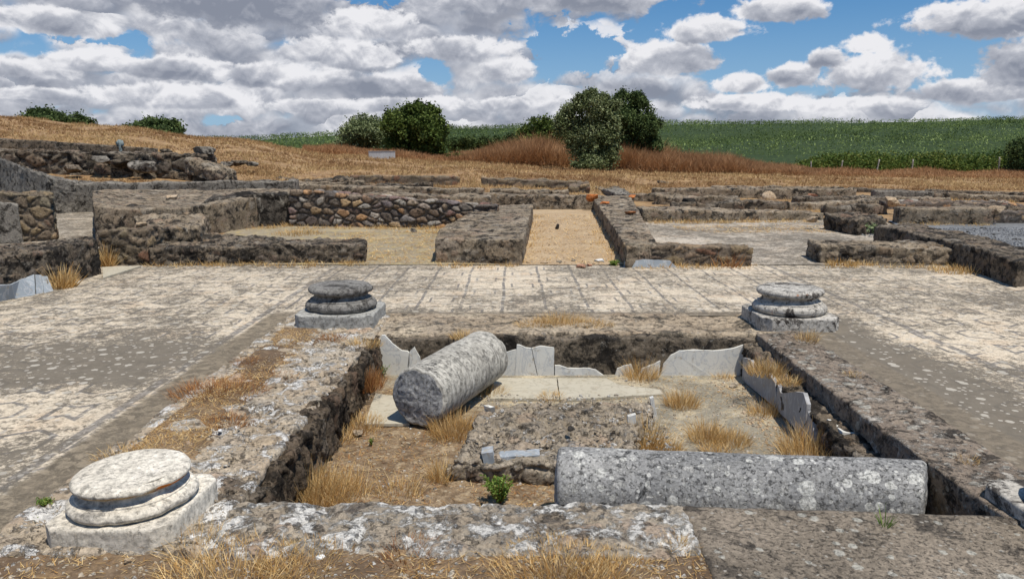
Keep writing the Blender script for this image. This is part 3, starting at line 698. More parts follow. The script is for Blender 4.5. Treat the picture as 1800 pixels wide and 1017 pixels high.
wq("slumped rubble slope below the grey plastered wall", [((238, 402), (240, 352), .44), ((300, 404), (320, 346), .46), ((352, 406), (380, 346), .42)], mat='wall', res=.03, amp=.05, rag=.15, sd=.04, seed=15)
A0, A1 = P(350, 406, 0), P(517, 396, 0)
o = bar('ruined_wall', [((A0.x, A0.y), (A0.x - .35, A0.y + .3), .50, -.2), ((A0.x + .45, A0.y + .35), (A0.x + .1, A0.y + .7), .70, -.2), (two(A1), (A1.x - .3, A1.y + .4), .72, -.2)], res=.03, amp=.035, freq=2.5, rnd=.05, rag=.10, stone=(3, 3), sdepth=.02, seed=16, mat=M['streakwall'])
tag(o, "dark stained side wall running back to the coloured stone wall", "wall")
wf("room wall of many coloured rubble stones, orange, white and grey", 510, 398, 334, 872, 403, 362, .42, mat='rubble', res=.02, amp=.03, rag=.03, st=(3.1, 5.4), sd=.05, seed=17)
# corridor walls
wq("thick grey block wall left of the sandy corridor", [((765, 419), (772, 403), .37), ((835, 420), (850, 361), .37), ((919, 421), (937, 359), .38)], mat='wall', res=.026, seed=18, sd=.015, rag=.025, st=(2.4, 4))
wq("long wall right of the sandy corridor with a broad flat top", [((1100, 432), (1040, 344), .32), ((1155, 428), (1108, 344), .32)], mat='wall', res=.028, seed=19, sd=.02, rag=.04, amp=.04)
wf("short front wall with red brick courses right of the corridor", 1098, 467, 431, 1322, 468, 435, .42, mat='tanrubble', res=.02, st=(2.6, 7.5), sd=.02, seed=20, rag=.03)
wf("dark wall with a whitewashed foot closing the end of the corridor", 848, 369, 340, 1062, 369, 345, .5, mat='wall', seed=21, rag=.03, sd=.01)
# right room
wf("curved back wall of the right mosaic room, nearest part of the back row", 1128, 391, 366, 1300, 389, 372, .9, mat='wall', seed=22, rag=.05)
wf("straight low wall behind the right mosaic room with straw at its foot", 1298, 389, 371, 1448, 387, 374, .8, mat='wall', seed=23, rag=.03)
wf("dark broken wall in the second row behind the right mosaic room", 1278, 370, 352, 1388, 371, 357, .8, mat='dwall', seed=24, rag=.08, sd=.04)
wf("flat grey wall top continuing the second row to the right", 1388, 369, 359, 1545, 366, 352, .6, mat='wall', seed=25, rag=.04)
wf("long dark wall in the third row, right of centre", 1150, 351, 331, 1505, 350, 332, .55, mat='wall', seed=26, rag=.03, sd=.015)
wf("low worn wall between the second and third rows right of the corridor", 1150, 361, 344, 1300, 363, 347, .9, mat='wall', seed=27, rag=.12)
wf("short stub rising alone behind the third row", 1158, 331, 317, 1200, 331, 325, .5, zb=.05, mat='dwall', seed=28, rag=.03)
o = wq("slanting broken wall between corridor end and third row", [((1042, 328), (1040, 315), .35), ((1075, 337), (1062, 320), .33), ((1112, 343), (1098, 333), .30)], mat='plaster', res=.05, seed=29, rag=.06)
# right side
wf("front wall block with shaded end on the right of the room doorway", 1440, 463, 431, 1722, 467, 437, .75, mat='wall', seed=30, rag=.03, st=(3, 4.5), sd=.03)
wq("long wall running back along the right side beside the gravel", [((1860, 470), (1900, 446), .33), ((1728, 441), (1800, 433), .33), ((1640, 420), (1700, 408), .33), ((1538, 396), (1598, 391), .33)][::-1] if False else [((1900, 446), (1790, 458), .33), ((1790, 433), (1712, 435), .33), ((1700, 409), (1640, 418), .33), ((1596, 391), (1536, 396), .33)], mat='dwall', res=.03, seed=31, rag=.03, sd=.02)
wq("broken farther length of the right side wall", [((1560, 384), (1510, 388), .30), ((1500, 372), (1448, 376), .33)], mat='dwall', res=.04, seed=32, rag=.1, sd=.04, amp=.05)
wf("smooth grey block wall with dark end behind the gravel", 1582, 394, 367, 1745, 396, 366, .55, mat='wall', seed=33, rag=.02, sd=.01)
wf("pinkish broken wall at the right edge behind the gravel", 1745, 393, 372, 1880, 394, 372, .6, mat='rubble', seed=34, rag=.10)
wf("grey wall with rounded top in the third row at the right", 1537, 351, 335, 1640, 352, 337, .5, mat='plaster', seed=35, rag=.02, sd=.01)
wf("low wall sinking away to the right edge in the third row", 1640, 352, 339, 1860, 356, 348, .7, mat='wall', seed=36, rag=.06)
wf("rubble line with orange stones behind the gravel block", 1560, 367, 355, 1800, 366, 356, .8, mat='rubble', seed=37, rag=.12)
wf("thin dark wall farthest back at the right", 1490, 338, 330, 1600, 340, 334, .4, mat='dwall', seed=38, rag=.04)
wf("faint farthest wall line fading to the right edge", 1625, 339, 333, 1880, 346, 342, .4, mat='dwall', seed=39, rag=.04)
# centre rear rows
# left rear: the terrace and the apse
wf("grey wall across the left rear, low and uneven", 40, 374, 324, 520, 372, 318, .6, mat='plaster', seed=45, rag=.06, sd=.01)
a0 = [(-170, 262), (-60, 262), (0, 281), (45, 298), (85, 311), (140, 320), (250, 325)]
S = []
for (px, py), Y in zip(a0, [14.5, 16.0, 17.6, 19.0, 20.2, 21.0, 21.3]):
    t_ = atY(px, py, Y); S.append(((t_.x, Y), (t_.x - .15, Y + .5), t_.z, -.2))
S = [(f, b, z, zb) for f, b, z, zb in S]
tag(bar('curved_wall', S, res=.035, amp=.03, freq=2.2, rnd=.05, rag=.04, stone=(2.5, 9), sdepth=.02, seed=47, mat=M['plaster']), "curved plastered wall sweeping down from the left edge with brick courses on top", "wall")
wf("tall stub of grey plaster and tan stone at the left edge", -90, 432, 335, 97, 424, 343, .6, mat='tanrubble', res=.024, st=(3.4, 4.5), sd=.045, seed=48, rag=.05)
A0 = P(-90, 432, 0); A1 = P(38, 427, 0)
wf("sheet of grey plaster clinging to the front of the left stub", -90, 434, 344, 40, 428, 352, .09, mat='plaster', res=.024, st=None, seed=49, rag=.12, name='plaster_panel', cat='plaster')
def wY(label, x0, Y0, zb0, zt0, x1, Y1, zb1, zt1, thick, **k):
    d = dict(res=.05, amp=.03, rag=.05, st=(2.6, 4.5), sd=.03, seed=1, mat='wall'); d.update(k)
    xa, xb = (x0 - 900) / F * Y0, (x1 - 900) / F * Y1
    o = bar('ruined_wall', [((xa, Y0), (xa, Y0 + thick), zt0, zb0), ((xb, Y1), (xb, Y1 + thick), zt1, zb1)], res=d['res'], amp=d['amp'] * .7, freq=2, rnd=.025, rag=d['rag'], stone=d['st'], sdepth=d['sd'], seed=d['seed'], mat=M[d['mat']])
    return tag(o, label, 'wall')
wY("dark boulder wall holding the left terrace under the straw slope", -80, 25.3, .5, 1.70, 372, 25.3, .4, 1.52, .8, sd=.07, st=(2.0, 3.2), rag=.05, seed=50, mat='dwall', amp=.05)
wY("upper dark wall on the left slope, topped by a thin pale edge", 10, 28.4, 1.3, 2.10, 278, 28.4, 1.1, 1.74, .5, seed=51, sd=.01, rag=.02, mat='dwall')


def zpx(py, Y): return CAMH - (py - HZ) * Y / F
def wR(label, x0, y0, x1, y1, Y0, Y1, thick, **k): wY(label, x0, Y0, -.1, zpx(y0, Y0), x1, Y1, -.1, zpx(y1, Y1), thick, **k)
wR("pale grey wall across the rear, left of centre", 455, 322, 850, 331, 22.6, 22.6, .55, seed=40, rag=.04, sd=.02, res=.04)
wR("rear wall with jagged top left of the dark corridor wall", 640, 339, 862, 345, 20.0, 20.0, 1.0, seed=41, rag=.05, sd=.02, res=.04)
wR("farthest straight wall below the concrete box", 618, 307, 808, 309, 28.2, 28.2, .45, seed=42, rag=.03, sd=.02, mat='tanrubble')
wR("farthest broken wall behind the corridor", 846, 311, 1022, 317, 28.2, 28.0, .45, seed=43, rag=.08, sd=.03, mat='tanrubble')
wR("crumbled stone line below the far straw slope", 395, 316, 618, 314, 27.4, 27.6, .6, seed=44, rag=.16, sd=.06, mat='dwall')
wR("thin wall top behind the left plastered wall", 240, 324, 640, 319, 23.6, 24.6, .6, seed=46, rag=.08, res=.04)
wR("narrow broken wall between the apse and the plastered mass", 110, 334, 470, 329, 20.9, 21.4, .5, seed=52, rag=.10, sd=.04, res=.035, mat='dwall')
wR("uneven low wall second from the back, centre left", 520, 326, 760, 321, 25.0, 26.0, .5, seed=53, rag=.08, sd=.03, mat='dwall')
wR("short cross wall just behind the corridor end wall", 862, 331, 1000, 334, 24.6, 24.0, .5, seed=54, rag=.08, sd=.03)
wR("low stones right of the crumbled far wall, behind the orange stones", 1000, 323, 1036, 322, 26.5, 26.5, .7, seed=55, rag=.1, sd=.04, mat='tanrubble')
wR("broken low wall between the second and third rows, right part", 1400, 346, 1560, 344, 24.0, 24.0, .6, seed=56, rag=.09, sd=.03, mat='dwall')
wR("narrow far wall line ending at the tilted block on the right", 1250, 326, 1480, 327, 30.5, 30.5, .4, seed=57, rag=.06, sd=.02)
wR("thin low wall stub far right, in front of the rounded grey wall", 1560, 345, 1668, 346, 24.5, 24.5, .4, seed=71, rag=.1, sd=.03)
wR("short thin wall right of the tilted slab, behind the long corridor wall", 1110, 339, 1180, 338, 25.0, 24.6, .4, seed=72, rag=.1, sd=.03)
wR("ragged thin wall in the middle of the rows, above the right mosaic room", 1180, 356, 1290, 354, 20.2, 20.6, .35, seed=73, rag=.12, sd=.03, mat='dwall')
wR("thin broken wall between the second row and the gravel block", 1450, 361, 1560, 360, 20.0, 20.4, .35, seed=74, rag=.12, sd=.03, mat='dwall')
wR("narrow stone course low behind the left part of the rear grey wall", 330, 318, 470, 320, 26.6, 26.4, .4, seed=75, rag=.12, sd=.04, mat='tanrubble')
wR("low dark wall just above the gravel at the right edge", 1690, 361, 1880, 362, 20.2, 20.2, .5, seed=58, rag=.08, sd=.03, mat='dwall', res=.035)

# ------------------------------------------------------------------ loose stones
def stone(name, label, px, py, z, sx, sy, sz, mat, seed, cat='stone', rz=0.0, group=None, Y=None, sink=.25):
    c = P(px, py, z) if Y is None else atY(px, py, Y)
    bm = bmesh.new(); bmesh.ops.create_icosphere(bm, subdivisions=4, radius=1.0)
    rr = random.Random(seed)
    planes = [(Vector((rr.gauss(0, 1), rr.gauss(0, 1), rr.gauss(0, .8))).normalized(), rr.uniform(.45, .8)) for _ in range(11)] + [(Vector((0, 0, 1)), .55)]
    for v in bm.verts:
        for n, d in planes:
            k = v.co.dot(n) - d
            if k > 0: v.co -= n * k
        v.co += noise.noise_vector(v.co * 2.5 + Vector((seed, 0, 0))) * .07 + noise.noise_vector(v.co * 7 + Vector((seed, 0, 0))) * .025
        v.co = Vector((v.co.x * sx, v.co.y * sy, v.co.z * sz))
    me = bpy.data.meshes.new(name); bm.to_mesh(me); bm.free(); me.polygons.foreach_set('use_smooth', [True] * len(me.polygons)); me.materials.append(M[mat])
    o = bpy.data.objects.new(name, me); COL.objects.link(o); o.location = c + Vector((0, sy * .6, sz * (1 - sink) * .6)); o.rotation_euler = (0, 0, rz)
    return tag(o, label, cat, group)
for a in [
    ("orange lichened stone on the wall corner at the corridor end", 1043, 352, .3, .20, .15, .16, 'orangestone'),
    ("orange flat stone just right of its twin at the corridor end", 1064, 360, .3, .20, .16, .08, 'orangestone'),
    ("small orange stone at the back of the long corridor wall top", 1112, 347, .32, .14, .12, .07, 'orangestone'),
    ("orange patch of stone on the middle of the corridor wall top", 1108, 376, .33, .16, .16, .05, 'orangestone'),
    ("orange stone standing on the rear wall left of the corridor", 787, 348, .2, .13, .12, .16, 'orangestone'),
    ("rust coloured stone low at the end of the coloured rubble wall", 853, 401, .05, .12, .12, .10, 'orangestone'),
    ("red brick fragment on the corridor threshold", 1021, 471, 0, .085, .06, .05, 'redstone'),
    ("dark brick fragment beside the red one on the threshold", 1036, 468, 0, .05, .04, .03, 'redstone'),
    ("white marble block lying at the corridor threshold", 1056, 462, 0, .125, .07, .055, 'whitestone'),
    ("tan flat threshold stone nearest the left corridor wall", 932, 463, 0, .11, .07, .03, 'tanstone'),
    ("tan flat threshold stone, second from the left", 957, 464, 0, .11, .06, .03, 'tanstone'),
    ("brownish threshold stone in the middle of the corridor mouth", 985, 462, 0, .09, .06, .03, 'platform'),
    ("dark threshold stone left of the white block", 1010, 460, 0, .08, .05, .03, 'platform'),
    ("small dark stone standing alone on the corridor sand", 980, 404, 0, .05, .05, .12, 'blackstone'),
    ("lone grey stone at the foot of the coloured rubble wall", 726, 410, 0, .09, .08, .10, 'plaster'),
    ("pale rounded cobble by the left wall inside the basin", 627, 765, -.36, .05, .04, .025, 'tanstone'),
    ("small white pebble on the kerb beside dry weeds", 386, 758, 0.02, .018, .014, .010, 'whitestone'),
    ("grey pebble on the near ground below the white base", 560, 985, -.012, .025, .022, .014, 'whitestone'),
    ("pinkish pebble in front of the white base", 222, 990, -.012, .022, .018, .014, 'tanstone'),
    ("black stone lying on the rubble platform", 1003, 758, -.18, .045, .03, .025, 'blackstone'),
    ("brown stone in the right rear corner of the basin", 1290, 680, -.36, .055, .04, .03, 'platform'),
    ("tan flat stone left of the farthest right walls", 1432, 388, .2, .2, .15, .08, 'tanstone'),
    ("large tan stone at the right end of the rubble line", 1572, 358, .28, .30, .25, .16, 'tanstone'),
    ("pink stone on the broken wall at the right edge", 1755, 372, .3, .22, .2, .12, 'tanstone'),
    ("brown stone beside the front wall block doorway end", 1495, 463, 0, .12, .08, .06, 'tanstone'),
    ("tan pointed stone in front of the long third row wall", 1352, 352, 0, .32, .2, .30, 'tanstone'),
    ("reddish stone in front of the long third row wall", 1395, 350, 0, .28, .2, .22, 'redstone'),
    ("orange brown stone below the long third row wall", 1430, 353, 0, .3, .2, .22, 'redstone'),
    ("tan block on the top of the stone stub at the left", 245, 404, .42, .17, .15, .11, 'tanstone'),
    ("blue grey cobble on the low rubble wall", 300, 424, .26, .18, .12, .06, 'plinthgrey'),
    ("yellow stone on the grey wall top at the left", 297, 350, .6, .22, .15, .08, 'tanstone'),
    ("dark brown stone on the worn wall right of the corridor", 1210, 359, .25, .22, .2, .16, 'blackstone'),
]:
    lab, px, py, z, sx, sy, sz, mt = a
    stone('loose_stone', lab, px, py, z, sx, sy, sz, mt, seed=px * .37 + py, rz=(px % 7) * .4)
for i, (px, py, Y, s, lab) in enumerate([
    (358, 268, 25.4, .42, "pale flat boulder on top of the dark terrace wall"), (205, 292, 25.0, .5, "grey boulder leaning on the terrace wall"),
    (250, 297, 24.8, .55, "large mossy boulder left of the fallen masonry"), (290, 268, 25.5, .25, "rusty stone on top of the dark terrace wall"),
    (175, 283, 24.9, .35, "blue grey boulder in the middle of the terrace wall"), (120, 300, 24.7, .4, "brown boulder at the foot of the terrace wall"),
    (400, 291, 27.5, .3, "first grey stone right of the fallen masonry"), (420, 290, 27.5, .35, "middle grey stone on the slope right of the fallen masonry"), (440, 291, 27.8, .3, "last grey stone right of the fallen masonry")]):
    stone('boulder', lab, px, py, 0, s, s * .7, s * .45, ['plaster', 'dwall'][i % 2], seed=60 + i, cat='boulder', Y=Y)
# slab of fallen masonry
A0, A1 = atY(322, 276, 24.6), atY(385, 303, 23.8)
o = bar('fallen_masonry', [((A0.x, A0.y), (A0.x + .2, A0.y + .9), A0.z, A0.z - .5), ((A1.x, A1.y), (A1.x + .2, A1.y + 1.0), A1.z + .06, A1.z - .35)], res=.05, amp=.06, freq=2.2, rnd=.1, rag=.08, stone=(2, 3), sdepth=.05, seed=70, mat=M['wall'])
tag(o, "tilted slab of fallen masonry against the end of the terrace wall", "fallen masonry")
# posts and box
def tube(name, a, b, r0, r1, mat, parent=None, seg=10, rings=6, wob=0.0, seed=0):
    a, b = Vector(a), Vector(b); d = (b - a).normalized(); u = d.orthogonal().normalized(); v = d.cross(u)
    V, Fc = [], []
    for i in range(rings + 1):
        t = i / rings; c = a.lerp(b, t) + noise.noise_vector(Vector((t * 2, seed, 1))) * wob
        r = r0 + (r1 - r0) * t
        for k in range(seg):
            an = 2 * math.pi * k / seg; V.append(tuple(c + (u * math.cos(an) + v * math.sin(an)) * r))
    for i in range(rings):
        for k in range(seg): Fc.append((i*seg+k, i*seg+(k+1) % seg, (i+1)*seg+(k+1) % seg, (i+1)*seg+k))
    Fc.append(tuple(range(seg))[::-1]); Fc.append(tuple(range(rings*seg, rings*seg+seg)))
    return mesh_obj(name, V, Fc, mat, parent)
pz = atY(213, 268, 26.6); pt = atY(210, 243, 26.6)
e = empty('marker_post', (pz.x, 26.6, pz.z - .3)); tag(e, "blue grey stake with a flat head standing on the dark terrace wall", "post")
M['postmetal'] = rock('post_paint', [(.20, .25, .25), (.26, .31, .31), (.32, .36, .36)], pale_t=(.7, .8), bump=.002, seed=33)
tube('stake', (0, 0, 0), (pt.x - pz.x, 0, pt.z - pz.z + .25), .055, .05, M['postmetal'], e)
tube('head_plate', (pt.x - pz.x, -.03, pt.z - pz.z + .12), (pt.x - pz.x, .03, pt.z - pz.z + .12), .14, .14, M['postmetal'], e, seg=6, rings=1)
def boxmesh(name, c, s, mat, parent=None, bev=.01, rz=0.0):
    bm = bmesh.new(); bmesh.ops.create_cube(bm, size=1.0)
    for v in bm.verts: v.co = Vector((v.co.x * s[0], v.co.y * s[1], v.co.z * s[2]))
    bmesh.ops.bevel(bm, geom=bm.edges[:], offset=bev, segments=2, affect='EDGES')
    me = bpy.data.meshes.new(name); bm.to_mesh(me); bm.free(); me.materials.append(mat)
    o = bpy.data.objects.new(name, me); COL.objects.link(o); o.location = c; o.rotation_euler = (0, 0, rz)
    if parent: o.parent = parent
    return o
bx = atY(661, 283, 44.0)
e = empty('concrete_box', (bx.x + .02, 44.6, bx.z - .05), R(-8)); tag(e, "long pale grey concrete box lying in the straw before the round trees", "box")
boxmesh('body', (0, .8, .25), (.76, 2.7, .64), M['concrete'], e, .012)
boxmesh('lid', (0, .8, .585), (.80, 2.74, .03), M['concrete'], e, .006)
for i, (px, y0, y1, tilt, lab) in enumerate([(1425, 303, 283, .02, "leftmost fence post, short, in front of the brambles"), (1477, 304, 282, -.12, "leaning fence post, second from the left before the brambles"),
     (1540, 304, 280, -.15, "tilted fence post, third from the left before the brambles"), (1602, 309, 280, -.02, "tallest upright fence post before the brambles"), (1756, 300, 276, .05, "rightmost fence post, near the dark bush at the edge")]):
    Y = 56.0
    p0 = atY(px, y0, Y); p1 = atY(px, y1, Y)
    e = empty('fence_post', (p0.x, Y, terr(p0.x, Y) - .1)); tag(e, lab, "fence post", "posts of the field fence")
    h = p1.z - e.location.z
    tube('stake', (0, 0, 0), (-tilt * h, 0, h), .06, .05, M['wood'], e, seg=8, wob=.01, seed=i)

# ------------------------------------------------------------------ marble veneer slabs
def slab_poly(name, label, pts, thick, nrm, mat, cat='marble slab', group=None):
    """pts in world, planar; thick along nrm; edges chipped"""
    P2 = []
    n = len(pts)
    for i in range(n):
        a, b = pts[i], pts[(i + 1) % n]; k = max(1, int((b - a).length / .03))
        for j in range(k):
            q = a.lerp(b, j / k)
            if j: q = q + noise.noise_vector(q * 14.0) * .005
            P2.append(q)
    N = len(P2); off = nrm * thick
    V = [tuple(p) for p in P2] + [tuple(p + off) for p in P2]
    Fc = [tuple(range(N)), tuple(range(2 * N - 1, N - 1, -1))] + [(i, i + N, (i + 1) % N + N, (i + 1) % N) for i in range(N)]
    o = mesh_obj(name, V, Fc, mat, smooth=False)
    return tag(o, label, cat, group)
YS = 6.765
def yb(l): return [atY(x, y, YS - .004) for x, y in l]
back = Vector((0, 1, 0)); G1 = "marble slabs lining the basin wall"
slab_poly('marble_slab', "tall marble slab with a curved broken top in the left rear basin corner", yb([(664, 668), (664, 596), (671, 589), (676, 589), (690, 604), (706, 616), (716, 617), (719, 620), (715, 668)]), .028, back, M['marble'], group=G1)
slab_poly('marble_slab', "small pointed marble piece beside the tall slab, left of the fallen column", yb([(717, 668), (720, 618), (728, 610), (738, 628), (742, 668)]), .028, back, M['marble'], group=G1)
slab_poly('marble_slab', "low marble piece just behind the end of the fallen column", yb([(860, 662), (866, 624), (888, 620), (908, 614), (904, 662)]), .026, back, M['marble'], group=G1)
slab_poly('marble_slab', "upright marble piece with ragged top right of the fallen column", yb([(904.6, 662), (908.6, 606), (913, 606), (924, 611), (934, 612), (945, 662)]), .028, back, M['marble'], group=G1)
slab_poly('marble_slab', "straight edged square marble piece in the middle of the back wall", yb([(946, 662), (935, 612), (950, 608), (974, 611), (974, 662)]), .028, back, M['marble'], group=G1)
slab_poly('marble_slab', "long low strip of marble along the foot of the back wall", yb([(975.5, 662), (975.5, 642), (984, 642), (998, 647), (1036, 647), (1048, 650), (1066, 662)]), .024, back, M['marble'], group=G1)
slab_poly('marble_slab', "small marble stump behind dry grass at the back wall", yb([(1080, 664), (1085, 648), (1096, 643), (1110, 640), (1118, 664)]), .024, back, M['marble'], group=G1)
slab_poly('marble_slab', "dull marble piece between dry grass and the largest slab", yb([(1120, 664), (1128, 648), (1150, 640), (1161, 634), (1158, 664)]), .024, back, M['marble'], group=G1)
slab_poly('marble_slab', "largest marble slab, wide with a wavy top in the right rear corner", yb([(1160, 664), (1166, 640), (1180, 624), (1195, 616), (1225, 615), (1262, 616), (1290, 612), (1309, 606), (1305, 664)]), .03, back, M['marble'], group=G1)
XS = 2.06
def xb(l): return [atX(x, y, XS) for x, y in l]
right = Vector((1, 0, 0))
slab_poly('marble_slab', "first marble slab on the right wall, next to the rear corner", xb([(1305, 668), (1305, 628), (1320, 632), (1326, 650), (1345, 657), (1352, 656), (1362, 672), (1366, 706), (1363, 716)]), .03, right, M['marbledull'], group=G1)
slab_poly('marble_slab', "middle marble slab on the right wall with a deep notch", xb([(1364, 718), (1367, 674), (1372, 690), (1384, 690), (1398, 688), (1412, 690), (1418, 710), (1416, 742), (1405, 760)]), .03, right, M['marbledull'], group=G1)
slab_poly('marble_slab', "cracked marble piece on the right wall above the big grass tuft", xb([(1406, 762), (1418, 742), (1420, 722), (1428, 742), (1432, 775), (1425, 790)]), .03, right, M['marbledull'], group=G1)
p0 = P(1478, 800, -.3)
o = slab_poly('marble_slab', "thick marble stump with white broken top behind the speckled column", [Vector((p0.x, p0.y, -.36)), Vector((p0.x, p0.y, -.14)), Vector((p0.x + .20, p0.y - .02, -.16)), Vector((p0.x + .22, p0.y - .02, -.36))], .25, Vector((0, 1, 0)), M['marble'], group=G1)
# floor slabs
def floor_slab(label, l, z, mat, cat='floor slab', t=.02):
    return slab_poly('floor_slab', label, [P(x, y, z) for x, y in l], t, Vector((0, 0, -1)), M[mat], cat)
floor_slab("large smooth pale slab on the basin floor below the back wall", [(985, 702), (980, 664), (1066, 664), (1088, 676), (1160, 684), (1166, 692), (1080, 697)], -.342, 'limefloor')
floor_slab("cream stained slab on the basin floor beside the fallen column", [(862, 700), (866, 664), (978, 664), (983, 701)], -.344, 'limefloor')
floor_slab("cream stone slab on the basin floor left of the fallen column", [(640, 745), (660, 690), (720, 700), (720, 744)], -.344, 'limefloor')
floor_slab("pale threshold slab at the left rear corner of the mosaic", [(181, 488), (180, 469), (248, 467)], .022, 'limefloor')
slab_poly('threshold_slab', "blue grey slab leaning against the foot of the brick coursed wall", [P(1096, 470, 0), atY(1098, 460, P(1096, 470, 0).y + .03), atY(1130, 456, P(1096, 470, 0).y + .03), atY(1178, 458, P(1096, 470, 0).y + .03), P(1190, 470, 0)], .03, back, M['marblegrey'])
# blue grey pieces at the platform and the left edge
def block(label, pts, thick, mat='marblegrey', z=-.36, nrm=None, name='marble_block'):
    q = [P(pts[0][0], pts[0][1], z)]
    Y0 = q[0].y
    w = [atY(x, y, Y0) for x, y in pts]
    return slab_poly(name, label, w, thick, nrm or Vector((0, 1, 0)), M[mat], 'marble block')
block("narrow upright blue grey marble piece at the front of the platform", [(856, 839), (846, 797), (866, 794), (874, 833)], .10, z=-.34)
block("long blue grey marble block at the front of the platform", [(872, 834), (873, 808), (879, 803), (949, 799), (949, 828), (905, 834)], .10, z=-.34)
block("small dark stone block at the left foot of the platform", [(786, 842), (785, 824), (815, 833), (816, 850)], .09, 'platform', z=-.36, name='stone_block')
block("white edged marble slab standing at the right end of the platform", [(1106, 765), (1104, 732), (1118, 728), (1120, 760)], .04, 'marble', z=-.3)
block("thin marble slab on edge at the right rear corner of the platform", [(1150, 742), (1143, 700), (1149, 698), (1156, 735)], .04, 'marble', z=-.34)
slab_poly('marble_slab', "white edged slab standing in the notch at the left of the platform", [P(856, 752, -.36), atY(850, 712, 5.35), atY(862, 716, 5.35), P(868, 745, -.36)], .035, Vector((.8, .6, 0)), M['marble'])
Yl = P(20, 530, 0).y
slab_poly('marble_slab', "long blue grey slab leaning on the wall at the left edge", [P(-60, 540, 0), atY(-60, 505, P(-60, 540, 0).y), atY(20, 500, 8.5), atY(46, 488, 8.9), atY(60, 482, 9.0), P(62, 518, 0)], .05, Vector((-.7, .7, 0)), M['marblegrey'])
slab_poly('marble_slab', "right hand tapered blue grey slab beside the long one at the left edge", [P(64, 517, 0), atY(62, 483, 9.0), atY(73, 483, 9.1), P(77, 514, 0)], .06, Vector((-.7, .7, 0)), M['marblegrey'])
slab_poly('marble_slab', "last short blue grey slab before the straw at the left edge", [P(78, 515, 0), atY(73.5, 485, 9.1), atY(84, 486, 9.15), P(94, 511, 0)], .06, Vector((-.7, .7, 0)), M['marblegrey'])

# ------------------------------------------------------------------ fallen columns
def shaft(name, label, A, B, r, mat_side, mat_end, seed, bow=0.0, rE=None, chips=1.0, shear=0.0):
    A, B = Vector(A), Vector(B); L = (B - A).length; d = (B - A) / L
    u = Vector((0, 0, 1)); u = (u - d * u.dot(d)).normalized(); v = d.cross(u)
    seg, rings = 150, int(L / .013)
    V, Fc, mi = [], [], []
    def pt(t, an, rad, along):
        c = A + d * along
        p = c + (u * math.cos(an) + v * math.sin(an)) * rad
        return p
    for i in range(rings + 1):
        t = i / rings
        e = min(t, 1 - t) * L
        rr = r * (1 + bow * math.sin(math.pi * t))
        if e < .03: rr -= (.03 - e) ** 2 / .03 * .6
        for k in range(seg):
            an = 2 * math.pi * k / seg
            p = pt(t, an, rr, t * L)
            q = p * 1.0
            nn = (u * math.cos(an) + v * math.sin(an))
            dent = noise.noise(Vector((p.x * 4 + seed, p.y * 4, p.z * 4))) * .006 + noise.noise(Vector((p.x * 14 + seed, p.y * 14, p.z * 14))) * .0025
            ch = max(0, noise.noise(Vector((math.cos(an) * 2.2 + seed, math.sin(an) * 2.2, round(t))))) * max(0, 1 - e / .06) * .035 * chips
            p = p + nn * (dent - ch) 
            endw = max(0, 1 - e / .1)
            p = p + d * (noise.noise(Vector((math.cos(an) * 1.6, math.sin(an) * 1.6, seed + round(t)))) * .025 * endw * chips)
            if shear: p = p + d * shear * t ** 3 * (p.y - (A + d * (t * L)).y)
            V.append(tuple(p))
    for i in range(rings):
        for k in range(seg): Fc.append((i*seg+k, i*seg+(k+1) % seg, (i+1)*seg+(k+1) % seg, (i+1)*seg+k)); mi.append(0)
    for side in (0, 1):
        base = 0 if side == 0 else rings * seg
        prev = [base + k for k in range(seg)]
        cen = A if side == 0 else B
        out = -d if side == 0 else d
        for j in range(1, 22):
            f = 1 - j / 22
            cur_ = []
            for k in range(seg):
                b0 = Vector(V[base + k]); an = 2 * math.pi * k / seg
                ideal = cen + (u * math.cos(an) + v * math.sin(an)) * r * .97
                if side and shear: ideal += d * shear * (ideal.y - cen.y)
                p = cen.lerp(ideal.lerp(b0, f ** 4), f)
                p += out * (noise.noise(p * 9 + Vector((seed, 0, 0))) * .010 + noise.noise(p * 30) * .005) * min(1, (1 - f) * 5) + out * .012 * math.sin(math.pi * (1 - f) / 2)
                cur_.append(len(V)); V.append(tuple(p))
            for k in range(seg):
                q = (prev[k], prev[(k+1) % seg], cur_[(k+1) % seg], cur_[k])
                Fc.append(q[::-1] if side == 0 else q); mi.append(1)
            prev = cur_
        Fc.append(tuple(prev) if side else tuple(prev[::-1])); mi.append(1)
    o = mesh_obj(name, V, Fc, mat_side); o.data.materials.append(mat_end)
    o.data.polygons.foreach_set('material_index', mi)
    return tag(o, label, 'column')
cA = P(734, 700, -.13); cB = P(853, 629, -.13)
shaft('fallen_column', "grey marble column drum lying slantwise against the basin back wall, broken end facing left", (cA.x, cA.y, -.125), (cB.x, cB.y, -.11), .228, M['colA'], M['colAend'], 3, bow=.02)
xL = (982 - 900) / F * 4.18; xR = (1640 - 900) / F * 4.02
shaft('fallen_column', "speckled grey column lying across the front of the basin, dotted with round lichen", (.245, 3.89, -.14), (2.125, 3.71, -.14), .222, M['colB'], M['colB'], 5, bow=-.01, chips=.5, shear=.45)

